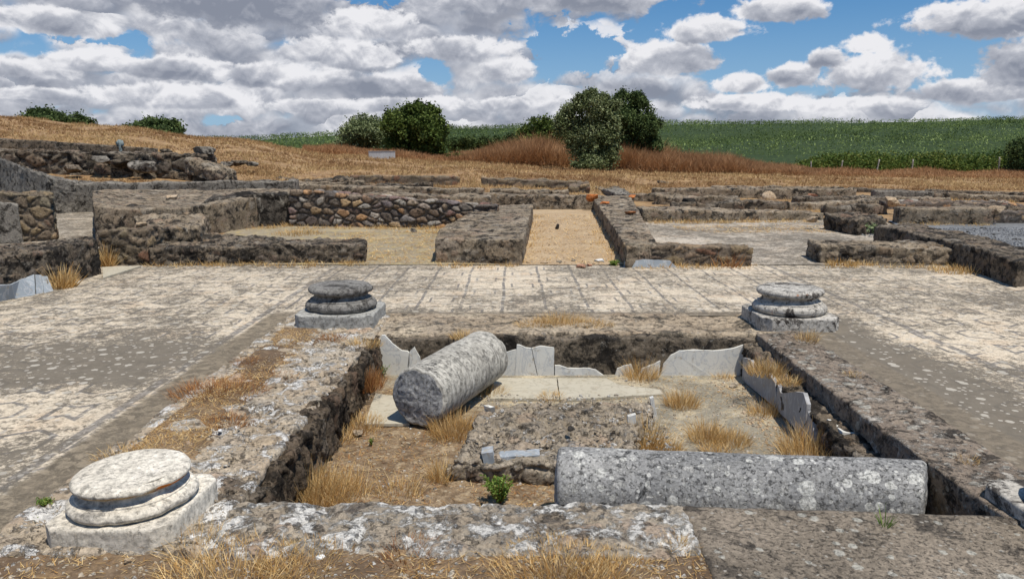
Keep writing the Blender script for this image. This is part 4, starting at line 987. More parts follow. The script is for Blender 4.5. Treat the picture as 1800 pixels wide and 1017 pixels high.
# ------------------------------------------------------------------ column bases
def base(label, x, y, z, sp, sm, rz, mp, mm, seed, tilt=(0, 0), ph=.13, zs=1.0):
    e = empty('column_base', (x, y, z), rz); tag(e, label, 'column base')
    h = .375 * sp; hh = ph * sp
    pb = bar('plinth', [((-h, -h), (-h, h), hh, -.02), ((h, -h), (h, h), hh, -.02)], res=.012, amp=.004, freq=7, rnd=.012, rag=.004, seed=seed, mat=mp, parent=e)
    # chip the corners and edges
    for v in pb.data.vertices:
        k = abs(v.co.x) + abs(v.co.y) - h * (1.80 + .12 * noise.noise(Vector((v.co.x * 3 + seed, v.co.y * 3, 0))))
        if k > 0: v.co.x -= math.copysign(k * .5, v.co.x); v.co.y -= math.copysign(k * .5, v.co.y)
    prof = [(.0, -.01), (.29, -.01), (.318, .003), (.336, .018), (.346, .040), (.342, .062), (.326, .082), (.306, .092), (.300, .094), (.300, .106), (.292, .109), (.276, .114), (.262, .126), (.257, .142), (.262, .156), (.274, .163), (.284, .165), (.300, .172), (.311, .186), (.313, .203), (.304, .220), (.288, .231), (.270, .236), (.20, .238), (.13, .239), (.06, .239), (.0, .239)]
    fine_ = []
    for i in range(len(prof) - 1):
        for j in range(3):
            t = j / 3; fine_.append((prof[i][0] * (1-t) + prof[i+1][0] * t, prof[i][1] * (1-t) + prof[i+1][1] * t))
    fine_.append(prof[-1])
    seg = 144; V, Fc = [], []
    for r, zz in fine_:
        for k in range(seg):
            an = 2 * math.pi * k / seg
            p = Vector((r * math.cos(an), r * math.sin(an), zz * zs)) * sm
            n = noise.noise_vector(p * 6 + Vector((seed, 0, 0))) * .0025 + noise.noise_vector(p * 20 + Vector((seed, 0, 0))) * .0012
            chip = max(0, noise.noise(Vector((math.cos(an) * 1.8 + seed, math.sin(an) * 1.8, zz * 6))) - .25) * .06 * (r > .27)
            p = p * 1.0; p.x *= 1 - chip / .3; p.y *= 1 - chip / .3
            V.append(tuple(p + n + Vector((0, 0, hh))))
    nr = len(fine_)
    for i in range(nr - 1):
        for k in range(seg): Fc.append((i*seg+k, i*seg+(k+1) % seg, (i+1)*seg+(k+1) % seg, (i+1)*seg+k))
    mo = mesh_obj('moulding', V, Fc, mm, e)
    if mm is M['basewhite']:
        mo.data.materials.append(M['basestain'])
        for i in range(nr - 1):
            if .150 < fine_[i][1] < .190 and fine_[i][0] > .24:
                for k in range(seg):
                    if noise.noise(Vector((k * .11, i * .3, 2))) > -.25: mo.data.polygons[i * seg + k].material_index = 1
    e.rotation_euler = (tilt[0], tilt[1], rz)
    return e
base("white marble column base with an orange stained groove, nearest at the left", -1.70, 3.25, -.005, .74, .79, R(-3), M['basewhite'], M['basewhite'], 1.0, (R(1.0), R(-1.5)), ph=.145, zs=.80)
base("dark grey column base on the left rear corner of the basin", -1.675, 7.40, 0.0, 1.0, 1.0, R(-2), M['plinthgrey'], M['basegrey'], 2.0)
base("lichen blotched white and black column base on the right rear corner of the basin", 2.68, 7.28, 0.0, .97, 1.0, R(2), M['basemix'], M['basemix'], 3.0)
base("blackened column base half out of frame at the right edge", 2.68, 3.15, -.03, 1.05, .98, R(2), M['basemix'], M['blackstone'], 4.0, ph=.10)

# ------------------------------------------------------------------ dry grass
def blades(V, Fc, C, c, n, rad, h, wd, rng, droop=.5, lean=.35, rx=1.0, zf=None, hv=.5, segs=3, wind=(0, 0)):
    for _ in range(n):
        an = rng.uniform(0, 6.283); rr = rad * math.sqrt(rng.random())
        x, y = c[0] + math.cos(an) * rr * rx, c[1] + math.sin(an) * rr
        z = zf(x, y) if zf else c[2]
        hh = h * (1 - hv + hv * rng.random()) * (1.0 - .45 * (rr / rad) ** 2)
        a2 = an + rng.gauss(0, .9); ln = lean * (.25 + rr / rad * .9) * rng.uniform(.3, 1.5)
        dirx, diry = math.cos(a2) * ln + wind[0], math.sin(a2) * ln + wind[1]
        dp = droop * rng.random() * rng.random()
        pw = rng.uniform(0, 3.14); wx, wy = math.cos(pw) * wd * .5, math.sin(pw) * wd * .5
        b0 = len(V); cc = (rng.random(), rng.random(), 0)
        for s in range(segs + 1):
            t = s / segs
            px = x + dirx * hh * (t + dp * 1.3 * t * t); py = y + diry * hh * (t + dp * 1.3 * t * t)
            pz = z + hh * (t - dp * .75 * t * t)
            k = 1 - t * .85
            V.append((px - wx * k, py - wy * k, pz)); V.append((px + wx * k, py + wy * k, pz)); C.append(cc); C.append(cc)
        for s in range(segs):
            a = b0 + 2 * s; Fc.append((a, a+1, a+3, a+2))
def tuft(label, px, py, z, rad, h, n, mat='straw', rx=1.0, lean=.55, droop=.5, wd=.004, name='grass_tuft', cat='dry grass', seed=0, group='tufts of dry grass', wind=(0, 0), hv=.5):
    c = P(px, py, z); rng = random.Random(seed * 13 + px)
    V, Fc, C = [], [], []
    blades(V, Fc, C, (0, 0, -.01), n, rad, h, wd, rng, droop, lean, rx, hv=hv, wind=wind)
    o = mesh_obj(name, V, Fc, M[mat], cols=C, smooth=False); o.location = c
    return tag(o, label, cat, group)
ZB = -.365
T = [
 ("round straw tuft in front of the largest marble slab", 1197, 712, ZB, .13, .19, 520),
 ("straggly straw tuft against the basin back wall, between the marble stumps", 1127, 664, ZB, .15, .26, 380),
 ("left of the two joined straw tufts on the mortar floor", 1243, 772, ZB, .13, .20, 520),
 ("right of the two joined straw tufts on the mortar floor", 1288, 778, ZB, .13, .15, 450),
 ("small straw tuft just behind the speckled column, below the joined pair", 1262, 796, ZB, .10, .11, 260),
 ("tall straw tuft at the right end of the rubble platform", 1135, 790, ZB, .11, .32, 420),
 ("straw tuft against the top edge of the speckled column, beside the platform", 1168, 792, ZB, .12, .16, 350),
 ("big straw tuft at the right wall behind the speckled column", 1425, 800, ZB, .20, .28, 760),
 ("straw tuft at the foot of the right wall marble", 1347, 728, ZB, .09, .18, 260),
 ("bright straw tuft under the middle of the slanting column", 800, 762, ZB, .18, .24, 800),
 ("low straw tuft left of the slanting column's broken end", 632, 750, ZB, .17, .15, 520),
 ("straw along the left wall foot, farther part", 590, 775, ZB, .12, .14, 280),
 ("tall straw stand in the near left corner of the basin", 545, 880, ZB, .20, .30, 800),
 ("sparser tall straw right of the near left corner stand", 600, 872, ZB, .17, .24, 420),
 ("thin straw in the basin left of the small dark block", 700, 868, ZB, .14, .16, 170),
 ("straw tuft against the left end of the platform", 775, 842, ZB, .08, .20, 240),
 ("tiny straw tuft on the pale floor slab seam", 968, 698, ZB + .02, .10, .09, 200),
 ("low straw behind the far end of the slanting column", 862, 692, ZB, .14, .13, 300),
 ("short straw at the foot of the largest marble slab", 1272, 664, ZB, .06, .09, 120),
 ("straw on the wall ledge above the first right wall slab", 1345, 655, -.09, .14, .17, 420),
 ("straw in the ledge between the right wall slabs", 1385, 672, -.1, .09, .10, 200),
 ("broad straw patch on the rear kerb, left part", 950, 570, .0, .16, .09, 420),
 ("broad straw patch on the rear kerb, middle and tallest part", 985, 566, .0, .16, .15, 460),
 ("broad straw patch on the rear kerb, right part", 1035, 570, .0, .16, .09, 420),
 ("small straw tuft overhanging the basin edge behind the slanting column", 815, 592, -.01, .12, .10, 260),
 ("sparse straw in front of the right rear column base", 1418, 600, .0, .10, .17, 170),
 ("russet weeds in front of the left rear column base", 583, 596, .0, .13, .08, 220),
 ("straw tuft on the mosaic edge beside the russet bush", 437, 640, .0, .10, .09, 320),
 ("straw patch on the left kerb, far part near the basin corner", 640, 607, .0, .10, .12, 260),
 ("spread of straw behind the white column base", 290, 792, .0, .20, .09, 600),
 ("straw left of the spread behind the white column base", 215, 800, .0, .15, .07, 280),
 ("straw clump on the left kerb beside the russet bush", 395, 745, .0, .16, .09, 360),
 ("tiny straw tuft in the seam of the right kerb", 1500, 660, .0, .07, .06, 120),
 ("small straw tuft in the seam right of the speckled column", 1702, 812, .0, .05, .06, 120),
 ("large pale straw tuft in front of the white column base", 405, 1016, -.012, .28, .11, 1300),
 ("low straw between kerb and lower frame edge, left of centre", 540, 985, -.012, .18, .08, 700),
 ("thin straw by the right corner of the white column base", 345, 958, -.012, .12, .12, 260),
 ("russet and straw weeds on the near ground below the kerb", 720, 975, -.012, .14, .08, 380),
 ("big bright straw mat at the lower edge right of centre", 985, 1004, -.012, .27, .075, 2400),
 ("straw mat against the mortar slab at the lower edge", 1080, 1004, -.012, .19, .06, 900),
 ("small straw star on the edge of the mortar slab", 1190, 958, .0, .07, .06, 170),
 ("straw growing up the wall beside the blue grey slabs", 108, 505, .0, .16, .36, 340),
 ("straw in the gap between low wall and tan stub", 190, 467, .0, .10, .42, 300),
 ("fallen straw stems at the doorway block on the right", 1480, 466, .0, .20, .16, 160),
 ("straw heap at the foot of the right wall corner", 1700, 478, .0, .32, .14, 420),
 ("russet stems leaning over the right wall corner", 1745, 462, .0, .20, .30, 160),
 ("bare twiggy weed against the brick coursed wall", 1275, 468, .0, .22, .32, 110),
 ("straw along the foot of the left room's rubble wall, right end", 800, 409, .0, .45, .14, 500),
 ("straw in the left corner of the left room", 525, 412, .0, .50, .16, 420),
 ("straw at the foot of the right room back wall", 1225, 391, .0, .55, .14, 420),
 ("straw line farther right at the right room back wall", 1370, 389, .0, .55, .10, 380),
]
for i, (lab, px, py, z, rad, h, n) in enumerate(T):
    rus = 'russet' in lab or 'twiggy' in lab
    far = P(px, py, z).y
    o = tuft(lab, px, py, z, rad, h, n, mat='redstraw' if rus else 'straw', seed=i, wd=.0042 if far < 9 else .012, rx=1.6 if 'patch' in lab or 'line' in lab or 'foot of the' in lab else 1.0, lean=.95 if h < .13 else .6)
    if rad >= .4: o['kind'] = 'stuff'; o.name = 'straw'; del o['group']
# russet bush on left kerb
tuft("russet brown dead bush on the left kerb beside the mosaic", 385, 692, .0, .25, .13, 1000, mat='redstraw', rx=1.3, lean=1.0, droop=.3, seed=90, name='dead_bush', cat='bush')
tuft("smaller russet dead bush on the left kerb toward the basin corner", 462, 668, .0, .20, .08, 420, mat='redstraw', rx=1.3, lean=1.0, droop=.3, seed=91, name='dead_bush', cat='bush')
tuft("russet weeds filling the left rear corner under the tall marble slab", 640, 680, -.25, .16, .24, 700, mat='redstraw', lean=.5, seed=92, name='dead_bush', cat='bush')
# green herbs
def herb(label, px, py, z, rad, h, stems, leaves, ls, mat, seed, name='green_herb', cat='plant'):
    rng = random.Random(seed); c = P(px, py, z)
    e = empty(name, c); tag(e, label, cat)
    V, Fc, C = [], [], []; V2, F2, C2 = [], [], []
    for s in range(stems):
        an = rng.uniform(0, 6.28); ln = rng.uniform(.1, .9) * rad
        tip = Vector((math.cos(an) * ln, math.sin(an) * ln, h * rng.uniform(.55, 1)))
        cc = (rng.random(), rng.random(), 0)
        b0 = len(V2)
        for q, wv in ((Vector((0, 0, -.01)), .002), (tip, .001)):
            V2.append((q.x - wv, q.y, q.z)); V2.append((q.x + wv, q.y, q.z)); C2 += [cc, cc]
        F2.append((b0, b0+1, b0+3, b0+2))
        for l in range(leaves):
            t = rng.uniform(.15, 1); q = tip * t
            d = Vector((rng.gauss(0, 1), rng.gauss(0, 1), rng.gauss(.3, .7))).normalized() * ls * rng.uniform(.6, 1.3)
            sd = d.cross(Vector((rng.gauss(0, 1), rng.gauss(0, 1), 1))).normalized() * ls * .22
            b0 = len(V); cc = (rng.random(), rng.random(), 0)
            for p in (q, q + d * .5 + sd, q + d, q + d * .5 - sd): V.append(tuple(p)); C.append(cc)
            Fc.append((b0, b0+1, b0+2, b0+3))
    mesh_obj('leaves', V, Fc, M[mat], e, False, C)
    mesh_obj('stems', V2, F2, M['redstraw'], e, False, C2)
    return e
herb("feathery bright green herb left of the speckled column", 878, 884, ZB, .11, .17, 46, 34, .022, 'green', 1)
herb("small green herb on the ground left of the white column base", 80, 890, 0, .05, .05, 22, 22, .014, 'green', 2)
herb("low green herb between the white column base and the left frame edge", 60, 915, 0, .05, .02, 12, 14, .012, 'green', 3)
herb("tiny green sprout on the basin floor below the slanting column", 652, 782, ZB, .03, .06, 8, 12, .015, 'green', 4)
herb("pale green leafy plant at the foot of the right side wall", 1526, 412, 0, .22, .22, 30, 22, .09, 'palegreen', 5)
herb("small olive coloured seedling growing in front of the tall marble slab", 672, 662, ZB, .12, .16, 12, 12, .03, 'palegreen', 6)
herb("green tuft of weeds at the right of the corridor threshold", 1078, 466, 0, .10, .06, 24, 14, .04, 'green', 7)
tuft("green grass sprig in front of the speckled column near its right end", 1556, 924, .0, .022, .14, 26, mat='green', lean=.35, seed=95, name='grass_sprig', cat='grass', group='green sprigs', wd=.005)

# fine litter: straw scraps and grit nobody could count
rng = random.Random(5)
def litter(name, regions, n, mat, L, wd, zf):
    V, Fc, C = [], [], []
    for _ in range(n):
        x0, x1, y0, y1 = rng.choice(regions)
        x, y = rng.uniform(x0, x1), rng.uniform(y0, y1)
        if noise.noise(Vector((x * 2.2, y * 2.2, 8))) < rng.uniform(-.5, .25): continue
        z = zf(x, y); an = rng.uniform(0, 6.28); l = L * rng.uniform(.3, 1); up = rng.uniform(0, .4) * l
        dx_, dy_ = math.cos(an) * l, math.sin(an) * l; wx, wy = -math.sin(an) * wd, math.cos(an) * wd
        b0 = len(V); cc = (rng.random(), rng.random(), 0)
        V.extend([(x - wx, y - wy, z), (x + wx, y + wy, z), (x + dx_ + wx * .3, y + dy_ + wy * .3, z + up), (x + dx_ - wx * .3, y + dy_ - wy * .3, z + up)]); C.extend([cc] * 4)
        Fc.append((b0, b0+1, b0+2, b0+3))
    return tag(mesh_obj(name, V, Fc, M[mat], smooth=False, cols=C), kind='stuff')
litter('straw_litter', [(-2.3, .8, 2.2, 2.95)], 5500, 'straw', .05, .0016, lambda x, y: fd(x, y) + .004)
litter('straw_litter', [(-2.14, -1.75, 3.5, 6.9)], 5000, 'straw', .05, .0018, lambda x, y: ks(x, y) + .004)
litter('straw_litter', [(-1.2, 2.0, 3.5, 6.7)], 11000, 'straw', .045, .0018, lambda x, y: bf(x, y) + .004)
litter('russet_litter', [(-1.2, .6, 3.5, 5.6)], 3500, 'redstraw', .045, .0018, lambda x, y: bf(x, y) + .004)
litter('straw_litter', [(-4.4, -.1, 11.2, 12.8), (-3.6, -1.0, 13, 15.8), (.2, 1.9, 11.2, 20), (3.5, 8.5, 15.5, 17)], 14000, 'straw', .12, .005, lambda x, y: .02)
def pebbles(name, regions, n, mat, smin, smax, zf):
    V, Fc = [], []
    for _ in range(n):
        x0, x1, y0, y1 = rng.choice(regions)
        x, y = rng.uniform(x0, x1), rng.uniform(y0, y1); z = zf(x, y); s = smin + (smax - smin) * rng.random() ** 3
        b0 = len(V)
        for q in ((1, 0, 0), (.2, .9, 0), (-.9, .3, 0), (-.3, -.9, 0)): V.append((x + q[0] * s * rng.uniform(.7, 1.2), y + q[1] * s * rng.uniform(.7, 1.2), z - .002))
        for q in ((.5, 0, .6), (.1, .5, .55), (-.5, .1, .6), (-.1, -.5, .5)): V.append((x + q[0] * s * rng.uniform(.7, 1.3), y + q[1] * s * rng.uniform(.7, 1.3), z + s * q[2] * rng.uniform(.6, 1.2)))
        for k in range(4): Fc.append((b0 + k, b0 + (k+1) % 4, b0 + 4 + (k+1) % 4, b0 + 4 + k))
        Fc.append((b0+4, b0+5, b0+6, b0+7))
    return tag(mesh_obj(name, V, Fc, M[mat], smooth=False), kind='stuff')
pebbles('grit', [(-2.3, .8, 2.2, 2.95)], 2600, 'kerb', .002, .018, fd)
pebbles('grit', [(-1.2, 2.05, 3.5, 6.75)], 2600, 'kerb', .003, .02, bf)
pebbles('grit', [(-2.14, -1.3, 3.4, 6.9)], 1800, 'kerb', .003, .018, lambda x, y: .012)
pebbles('rubble_scatter', [(-.25, 1.05, 4.6, 5.75)], 900, 'kerb', .004, .022, lambda x, y: -.222)
pebbles('grit', [(1.75, 2.05, 4.2, 6.7)], 700, 'tanstone', .005, .022, bf)
pebbles('grit', [(.2, 1.9, 11.15, 20)], 900, 'tanstone', .008, .03, lambda x, y: .012)
pebbles('loose_gravel', [(6.9, 11.5, 12.0, 16.5)], 5000, 'gravelstone', .012, .045, lambda x, y: .016)

# straw growing at the feet of the walls
V, Fc, C = [], [], []
for (xa, ya, xb_, yb_, n) in [(262, 467, 640, 467, 60), (765, 468, 915, 468, 22), (1100, 470, 1320, 470, 30), (1440, 468, 1720, 470, 40), (520, 402, 868, 404, 80), (1150, 393, 1440, 391, 70), (1280, 374, 1540, 372, 50), (1150, 354, 1500, 353, 60),
                             (922, 462, 938, 378, 40), (1086, 462, 1044, 378, 40), (1585, 396, 1745, 397, 30), (180, 410, 240, 408, 12), (1480, 385, 1700, 445, 40), (640, 362, 860, 364, 50), (1560, 352, 1800, 356, 50), (420, 405, 515, 398, 20), (1000, 330, 1150, 340, 40)]:
    for _ in range(n):
        t = rng.random(); q = P(xa + (xb_ - xa) * t, ya + (yb_ - ya) * t, 0)
        s = max(.5, q.y / 14)
        blades(V, Fc, C, (q.x + rng.gauss(0, .08), q.y + rng.gauss(0, .10), .0), 14, .10 * s, rng.uniform(.05, .17) * s ** .5, .004 + q.y * .0004, rng, .5, .9, segs=2)
tag(mesh_obj('wall_foot_straw', V, Fc, M['straw'], smooth=False, cols=C), kind='stuff')

# ------------------------------------------------------------------ straw on the slope and the field
V, Fc, C = [], [], []
rng = random.Random(11); cnt = 0
while cnt < 60000:
    u = rng.random(); Y = 21.5 * (62 / 21.5) ** u; s = rng.uniform(-.82, .80); x = s * Y
    zz = terr(x, Y, False)
    if zz < .10 and Y < 31: continue
    if 24.6 < Y < 26.3 and s < -.38: continue
    if noise.noise(Vector((x * .6, Y * .6, 3))) + .5 * noise.noise(Vector((x * .15, Y * .22, 13))) < rng.uniform(-.5, .45): continue
    z = terr(x, Y); h = rng.uniform(.05, .18) * (1.3 if Y > 40 else 1); cc = (min(1, max(0, rng.gauss(.5, .25) + noise.noise(Vector((x * .2, Y * .2, 0))) * .4)), rng.random(), 0)
    for k in range(3):
        an = rng.uniform(0, 6.28); l = h * rng.uniform(.3, 1.0); wv = .006 + Y * .00022
        ox, oy = rng.gauss(0, .05), rng.gauss(0, .05)
        b0 = len(V)
        V.extend([(x + ox - wv, Y + oy, z - .01), (x + ox + wv, Y + oy, z - .01), (x + ox + math.cos(an) * l, Y + oy + math.sin(an) * l, z + h * rng.uniform(.6, 1))]); C.extend([cc] * 3)
        Fc.append((b0, b0+1, b0+2))
    cnt += 1
tag(mesh_obj('dry_field_grass', V, Fc, M['fieldgrass'], smooth=False, cols=C), kind='stuff')

# russet brush
def brush(name, x0, x1, Y0, Y1, hf, n, seed, mat='brush'):
    rng = random.Random(seed); V, Fc, C = [], [], []
    for _ in range(n):
        px = rng.uniform(x0, x1); Y = rng.uniform(Y0, Y1); x = (px - 900) / F * Y
        h = hf((px - x0) / (x1 - x0)) * (.55 + .45 * rng.random()) * (1 + .35 * noise.noise(Vector((x * .8, Y * .8, seed)))) * (.75 + .25 * (Y - Y0) / (Y1 - Y0))
        z = terr(x, Y); cl = .5 + .5 * noise.noise(Vector((x * .5, Y * .5, 1)))
        for k in range(3):
            an = rng.uniform(0, 6.28); l = h * rng.uniform(.05, .6); wv = rng.uniform(.010, .024)
            t0 = rng.uniform(0, .5); b0 = len(V); cc = (min(1, max(0, -.1 + .7 * cl + .5 * rng.random())), rng.random(), 0)
            bx_, by_, bz_ = x + math.cos(an) * l * t0 * .4, Y + math.sin(an) * l * t0 * .4, z + h * t0
            V.extend([(bx_ - wv, by_, bz_), (bx_ + wv, by_, bz_), (bx_ + math.cos(an) * l, by_ + math.sin(an) * l, z + h * (t0 + (1 - t0) * rng.uniform(.3, 1)))]); C.extend([cc] * 3)
            Fc.append((b0, b0+1, b0+2))
    return tag(mesh_obj(name, V, Fc, M[mat], smooth=False, cols=C), kind='stuff')
def hump(c, w, h, lo): return lambda t: lo + h * math.exp(-((t - c) / w) ** 2)
brush('russet_brush', 795, 1075, 48, 56, hump(.52, .32, 1.95, .40), 21000, 1)
brush('russet_brush', 1075, 1440, 46, 54, lambda t: 2.0 * (1 - t) ** .9 + .18 + .25 * math.sin(t * 9) ** 2, 23000, 2)
brush('russet_brush', 1400, 1900, 46, 55, lambda t: .35 + .25 * math.sin(t * 11) ** 2, 12000, 3)
brush('russet_brush', 540, 830, 48, 60, lambda t: .55 + .3 * math.sin(t * 8) ** 2, 9000, 4)

# ------------------------------------------------------------------ trees
def leafcloud(V, Fc, C, lobes, n, ls, rng, clump=.35, per=26, fillz=None):
    vol = [l[3] * l[4] * l[5] for l in lobes]; tot = sum(vol)
    for l, vv in zip(lobes, vol):
        for _ in range(max(3, int(n * (vv / tot)))):
            d = Vector((rng.gauss(0, 1), rng.gauss(0, 1), rng.gauss(0, 1))).normalized()
            rr = rng.uniform(.45, 1.0) ** .6
            rr *= 1 + .22 * noise.noise(d * 2.3 + Vector((l[0], l[1], 0)))
            cx, cy, cz = l[0] + d.x * l[3] * rr, l[1] + d.y * l[4] * rr, l[2] + d.z * l[5] * rr
            tone = min(1, max(0, rng.gauss(.5, .28)))
            cs = clump * rng.uniform(.5, 1.3)
            for k in range(per):
                q = Vector((cx + rng.gauss(0, cs * .5), cy + rng.gauss(0, cs * .5), cz + rng.gauss(0, cs * .45)))
                u = Vector((rng.gauss(0, 1), rng.gauss(0, 1), rng.gauss(0, .8))).normalized() * ls * rng.uniform(.6, 1.3)
                v = u.cross(Vector((rng.gauss(0, 1), rng.gauss(0, 1), rng.gauss(0, 1)))).normalized() * ls * rng.uniform(.25, .45)
                b0 = len(V); cc = (min(1, max(0, tone + rng.gauss(0, .12))), tone, 0)
                V.extend([tuple(q - u * .5), tuple(q + v), tuple(q + u * .5), tuple(q - v)]); C.extend([cc] * 4)
                Fc.append((b0, b0+1, b0+2, b0+3))
def tree(name, label, cat, px, Y, lobes_px, mat, n, ls, trunk_h=.5, seed=1, clump=.35, per=26, group=None, zb=None, depth=1.0, tr=.16):
    """lobes_px: (px, py, rx px, ry px) ellipses of the crown seen at distance Y"""
    sx = F / Y; x0 = (px - 900) / F * Y
    z0 = terr(x0, Y) if zb is None else zb
    e = empty(name, (x0, Y, z0)); tag(e, label, cat, group)
    rng = random.Random(seed)
    lobes = []
    for i, (lx, ly, rx, ry) in enumerate(lobes_px):
        w_ = atY(lx, ly, Y)
        lobes.append((w_.x - x0, rng.uniform(-.4, .4) * rx / sx * depth, w_.z - z0, rx / sx, rx / sx * depth, ry / sx))
    kids = []
    for l in lobes:
        for q in range(7):
            d = Vector((rng.gauss(0, 1), rng.gauss(0, 1), rng.gauss(.35, 1))).normalized()
            s_ = rng.uniform(.28, .48)
            kids.append((l[0] + d.x * l[3] * .85, l[1] + d.y * l[4] * .85, l[2] + d.z * l[5] * .85, l[3] * s_, l[4] * s_, l[5] * s_))
    V, Fc, C = [], [], []
    leafcloud(V, Fc, C, [(l[0], l[1], l[2], l[3] * .86, l[4] * .86, l[5] * .86) for l in lobes], n * .42, ls * .85, rng, clump, per)
    leafcloud(V, Fc, C, kids, n * 1.0, ls * .85, rng, clump * .6, per)
    mesh_obj('crown', V, Fc, M[mat], e, False, C)
    # trunk with limbs to the lobes as one surface
    V, Fc = [], []
    def limb(a, b, r0, r1, sd):
        a, b = Vector(a), Vector(b); d = (b - a).normalized(); u = d.orthogonal().normalized(); v = d.cross(u); b0 = len(V); sg, rg = 8, 6
        for i in range(rg + 1):
            t = i / rg; c = a.lerp(b, t) + noise.noise_vector(Vector((t * 2.2, sd, 1))) * .12 * math.sin(math.pi * t); r = r0 + (r1 - r0) * t
            for k in range(sg):
                an = 6.2832 * k / sg; V.append(tuple(c + (u * math.cos(an) + v * math.sin(an)) * r * (1 + .15 * math.sin(3 * an + sd))))
        for i in range(rg):
            for k in range(sg): Fc.append((b0+i*sg+k, b0+i*sg+(k+1) % sg, b0+(i+1)*sg+(k+1) % sg, b0+(i+1)*sg+k))
    fork = (0.05, 0, trunk_h)
    limb((0, 0, -.2), fork, tr * 1.25, tr, seed)
    for i, l in enumerate(lobes): limb(fork, (l[0] * .85, l[1] * .85, l[2]), tr * .6, .03, seed + i)
    mesh_obj('trunk', V, Fc, M['bark'], e)
    return e
tree('olive_tree', "large silvery green olive tree in the middle distance with a dark shadow under it", 'tree', 1030, 45, [(1040, 188, 28, 22), (1012, 205, 22, 24), (1066, 196, 20, 24), (992, 222, 15, 20), (1035, 232, 34, 26), (1070, 236, 20, 24), (1022, 262, 26, 20), (1060, 268, 24, 20), (1045, 286, 34, 12), (1005, 250, 12, 14), (1018, 180, 12, 10)], 'olive', 1500, .15, .7, 1, .34, 24, tr=.22)
tree('olive_tree', "darker olive tree standing close behind the silvery one, to its right", 'tree', 1108, 49, [(1105, 180, 26, 18), (1132, 196, 20, 20), (1095, 210, 28, 26), (1128, 230, 26, 24), (1150, 222, 11, 20), (1100, 246, 26, 22), (1140, 256, 22, 18), (1118, 274, 20, 12), (1153, 262, 9, 12)], 'olivedark', 1250, .15, .9, 2, .34, 24, tr=.22)
tree('round_tree', "rounded dark green tree at the left end of the far tree group", 'tree', 632, 60, [(632, 240, 40, 30), (612, 250, 24, 20), (655, 245, 26, 30), (640, 222, 26, 18), (626, 262, 30, 12), (662, 228, 14, 14)], 'olive', 620, .2, .6, 3, .5, 26)
tree('broadleaf_tree', "bushy bright green broadleaf tree beside the concrete box", 'tree', 732, 55, [(732, 230, 46, 34), (715, 212, 28, 26), (750, 215, 28, 26), (732, 196, 26, 14), (705, 246, 26, 26), (765, 244, 22, 26), (735, 262, 44, 14), (686, 206, 10, 10), (775, 225, 10, 14)], 'broad', 1000, .24, .6, 4, .5, 24)
tree('young_tree', "small loose green tree rising behind the russet brush, left of the olives", 'tree', 945, 62, [(945, 228, 28, 16), (960, 222, 16, 14), (925, 234, 14, 10), (985, 235, 26, 20), (940, 243, 36, 10)], 'broad', 330, .22, .6, 5, .5, 20)
tree('round_bush', "round dark bush on the skyline, second from the left", 'bush', 272, 50, [(272, 222, 36, 16), (250, 226, 26, 12), (298, 226, 24, 12), (275, 236, 50, 10)], 'olivedark', 420, .2, .4, 6, .4, 24)
tree('round_bush', "dark bush on the skyline at the far left", 'bush', 80, 50, [(78, 205, 28, 11), (60, 209, 20, 8), (98, 207, 18, 9), (80, 214, 40, 8)], 'olivedark', 260, .2, .4, 7, .4, 22)
tree('round_bush', "small ragged bush right of the far left skyline bush", 'bush', 137, 50, [(135, 213, 16, 8), (150, 217, 12, 7), (120, 216, 12, 7), (138, 222, 24, 6)], 'olivedark', 130, .2, .3, 8, .4, 20)
tree('round_bush', "dark bush cut by the right frame edge behind the straw", 'bush', 1806, 54, [(1806, 275, 34, 24), (1795, 285, 22, 18), (1830, 262, 34, 26), (1812, 295, 40, 12)], 'olivedark', 420, .18, .4, 9, .4, 24)
for i, (px, py, rx, ry) in enumerate([(800, 252, 20, 9), (835, 250, 24, 9), (870, 248, 22, 8), (900, 246, 18, 8)]):
    tree('low_shrub', ["dark low shrub right beside the broadleaf tree", "dark low shrub, second from the broadleaf tree", "dark low shrub, third from the broadleaf tree", "dark low shrub nearest the young tree"][i], 'shrub', px, 70, [(px, py, rx, ry), (px + 8, py + 5, rx, ry * .8)], 'olivedark', 110, .22, .2, 20 + i, .4, 20, group='low shrubs at the edge of the field')
tree('low_shrub', "dull green weedy shrub at the foot of the broadleaf tree", 'shrub', 800, 50, [(795, 277, 22, 7), (815, 279, 14, 5)], 'broad', 70, .14, .1, 30, .25, 20)

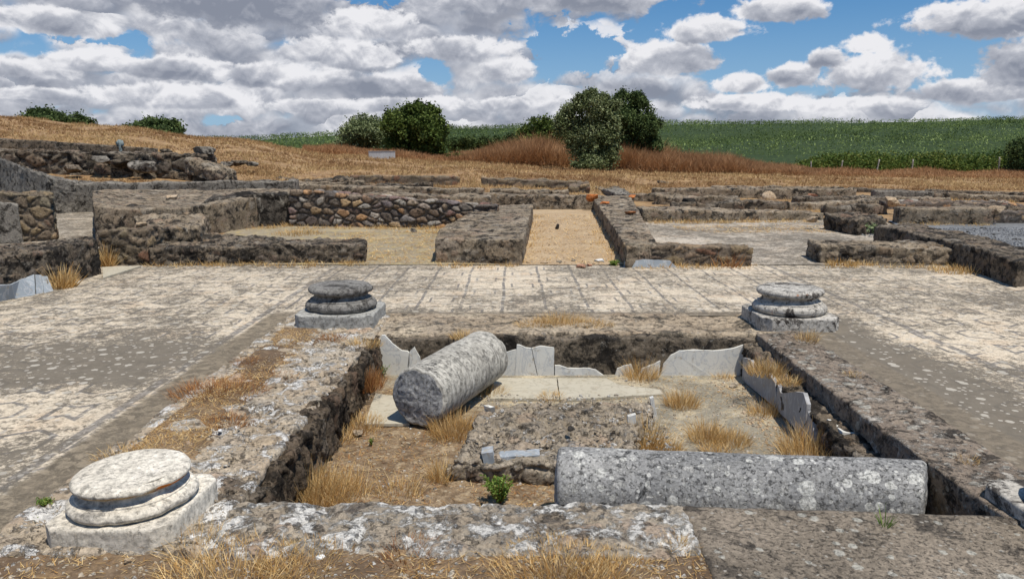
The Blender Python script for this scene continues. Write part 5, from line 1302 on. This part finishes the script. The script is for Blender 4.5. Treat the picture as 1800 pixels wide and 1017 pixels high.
# brambles along the fence
V, Fc, C = [], [], []; rng = random.Random(21)
for _ in range(2600):
    px = rng.uniform(1400, 2100); Y = rng.uniform(57, 70); x = (px - 900) / F * Y
    h = (.75 + .6 * noise.noise(Vector((x * .35, Y * .3, 2)))) * min(1, (px - 1395) / 60); zc = terr(x, Y) + rng.uniform(0, 1) * max(.2, h + .35)
    tone = min(1, max(0, rng.gauss(.5, .25)))
    for k in range(16):
        q = Vector((x + rng.gauss(0, .3), Y + rng.gauss(0, .3), zc + rng.gauss(0, .16)))
        u = Vector((rng.gauss(0, 1), rng.gauss(0, 1), rng.gauss(0, 1))).normalized() * .2; v = u.cross(Vector((rng.gauss(0, 1), rng.gauss(0, 1), rng.gauss(0, 1)))).normalized() * .07
        b0 = len(V); V.extend([tuple(q - u * .5), tuple(q + v), tuple(q + u * .5), tuple(q - v)]); C.extend([(min(1, max(0, tone + rng.gauss(0, .12))), tone, 0)] * 4); Fc.append((b0, b0+1, b0+2, b0+3))
tag(mesh_obj('bramble_thicket', V, Fc, M['bramble'], smooth=False, cols=C), kind='stuff')

# rows of young olives covering the hill
V, Fc, C = [], [], []; rng = random.Random(31)
rowi = 0; c0 = -150.0
while c0 < 420:
    rowi += 1
    for _ in range(int(430 * 2.6)):
        x = rng.uniform(-135, 295)
        Y = c0 + .85 * (x - 60) + 3.0 * noise.noise(Vector((x * .015, c0 * .02, 1)))
        if not 79 < Y < 316 or not -.44 < x / Y < .82: continue
        far = Y / 100.0
        if rng.random() > (1.5 if far < 1.3 else 1.0 if far < 2 else .7) / 1.5: continue
        if noise.noise(Vector((x * .22, Y * .22, 6))) < -.42: continue
        hh = (1.95 if Y < 275 else 1.1) * (1 + .35 * noise.noise(Vector((x * .35, c0, 3))) + .45 * noise.noise(Vector((x * .03, Y * .03, 3))))
        z = hill(x, Y); tone = min(1, max(0, .42 + .7 * noise.noise(Vector((x * .03, Y * .05, 9))) + .12 * math.sin(rowi * 2.4) + rng.gauss(0, .08)))
        ls = .12 + Y * .0010
        for k in range(9 if far < 1.3 else 7):
            t = rng.random() ** .7
            qx, qy, qz = x + rng.gauss(0, .45), Y + rng.gauss(0, .6) * (1.2 - t), z + hh * t
            l = ls * rng.uniform(.7, 1.4); a1 = rng.uniform(0, 3.14); ux, uz = math.sin(a1) * l * .55, math.cos(a1) * l * .55; a2 = rng.uniform(0, 6.28); vx, vy = math.cos(a2) * l * .3, math.sin(a2) * l * .3; ty = rng.gauss(0, .3) * l
            b0 = len(V); V.extend([(qx - ux, qy - ty, qz - uz), (qx + vx, qy + vy, qz), (qx + ux, qy + ty, qz + uz), (qx - vx, qy - vy, qz)]); C.extend([(min(1, max(0, tone + rng.gauss(0, .10))), tone, 0)] * 4); Fc.append((b0, b0+1, b0+2, b0+3))
    c0 += 7.6
tag(mesh_obj('olive_rows', V, Fc, M['hedge'], smooth=False, cols=C), kind='stuff')
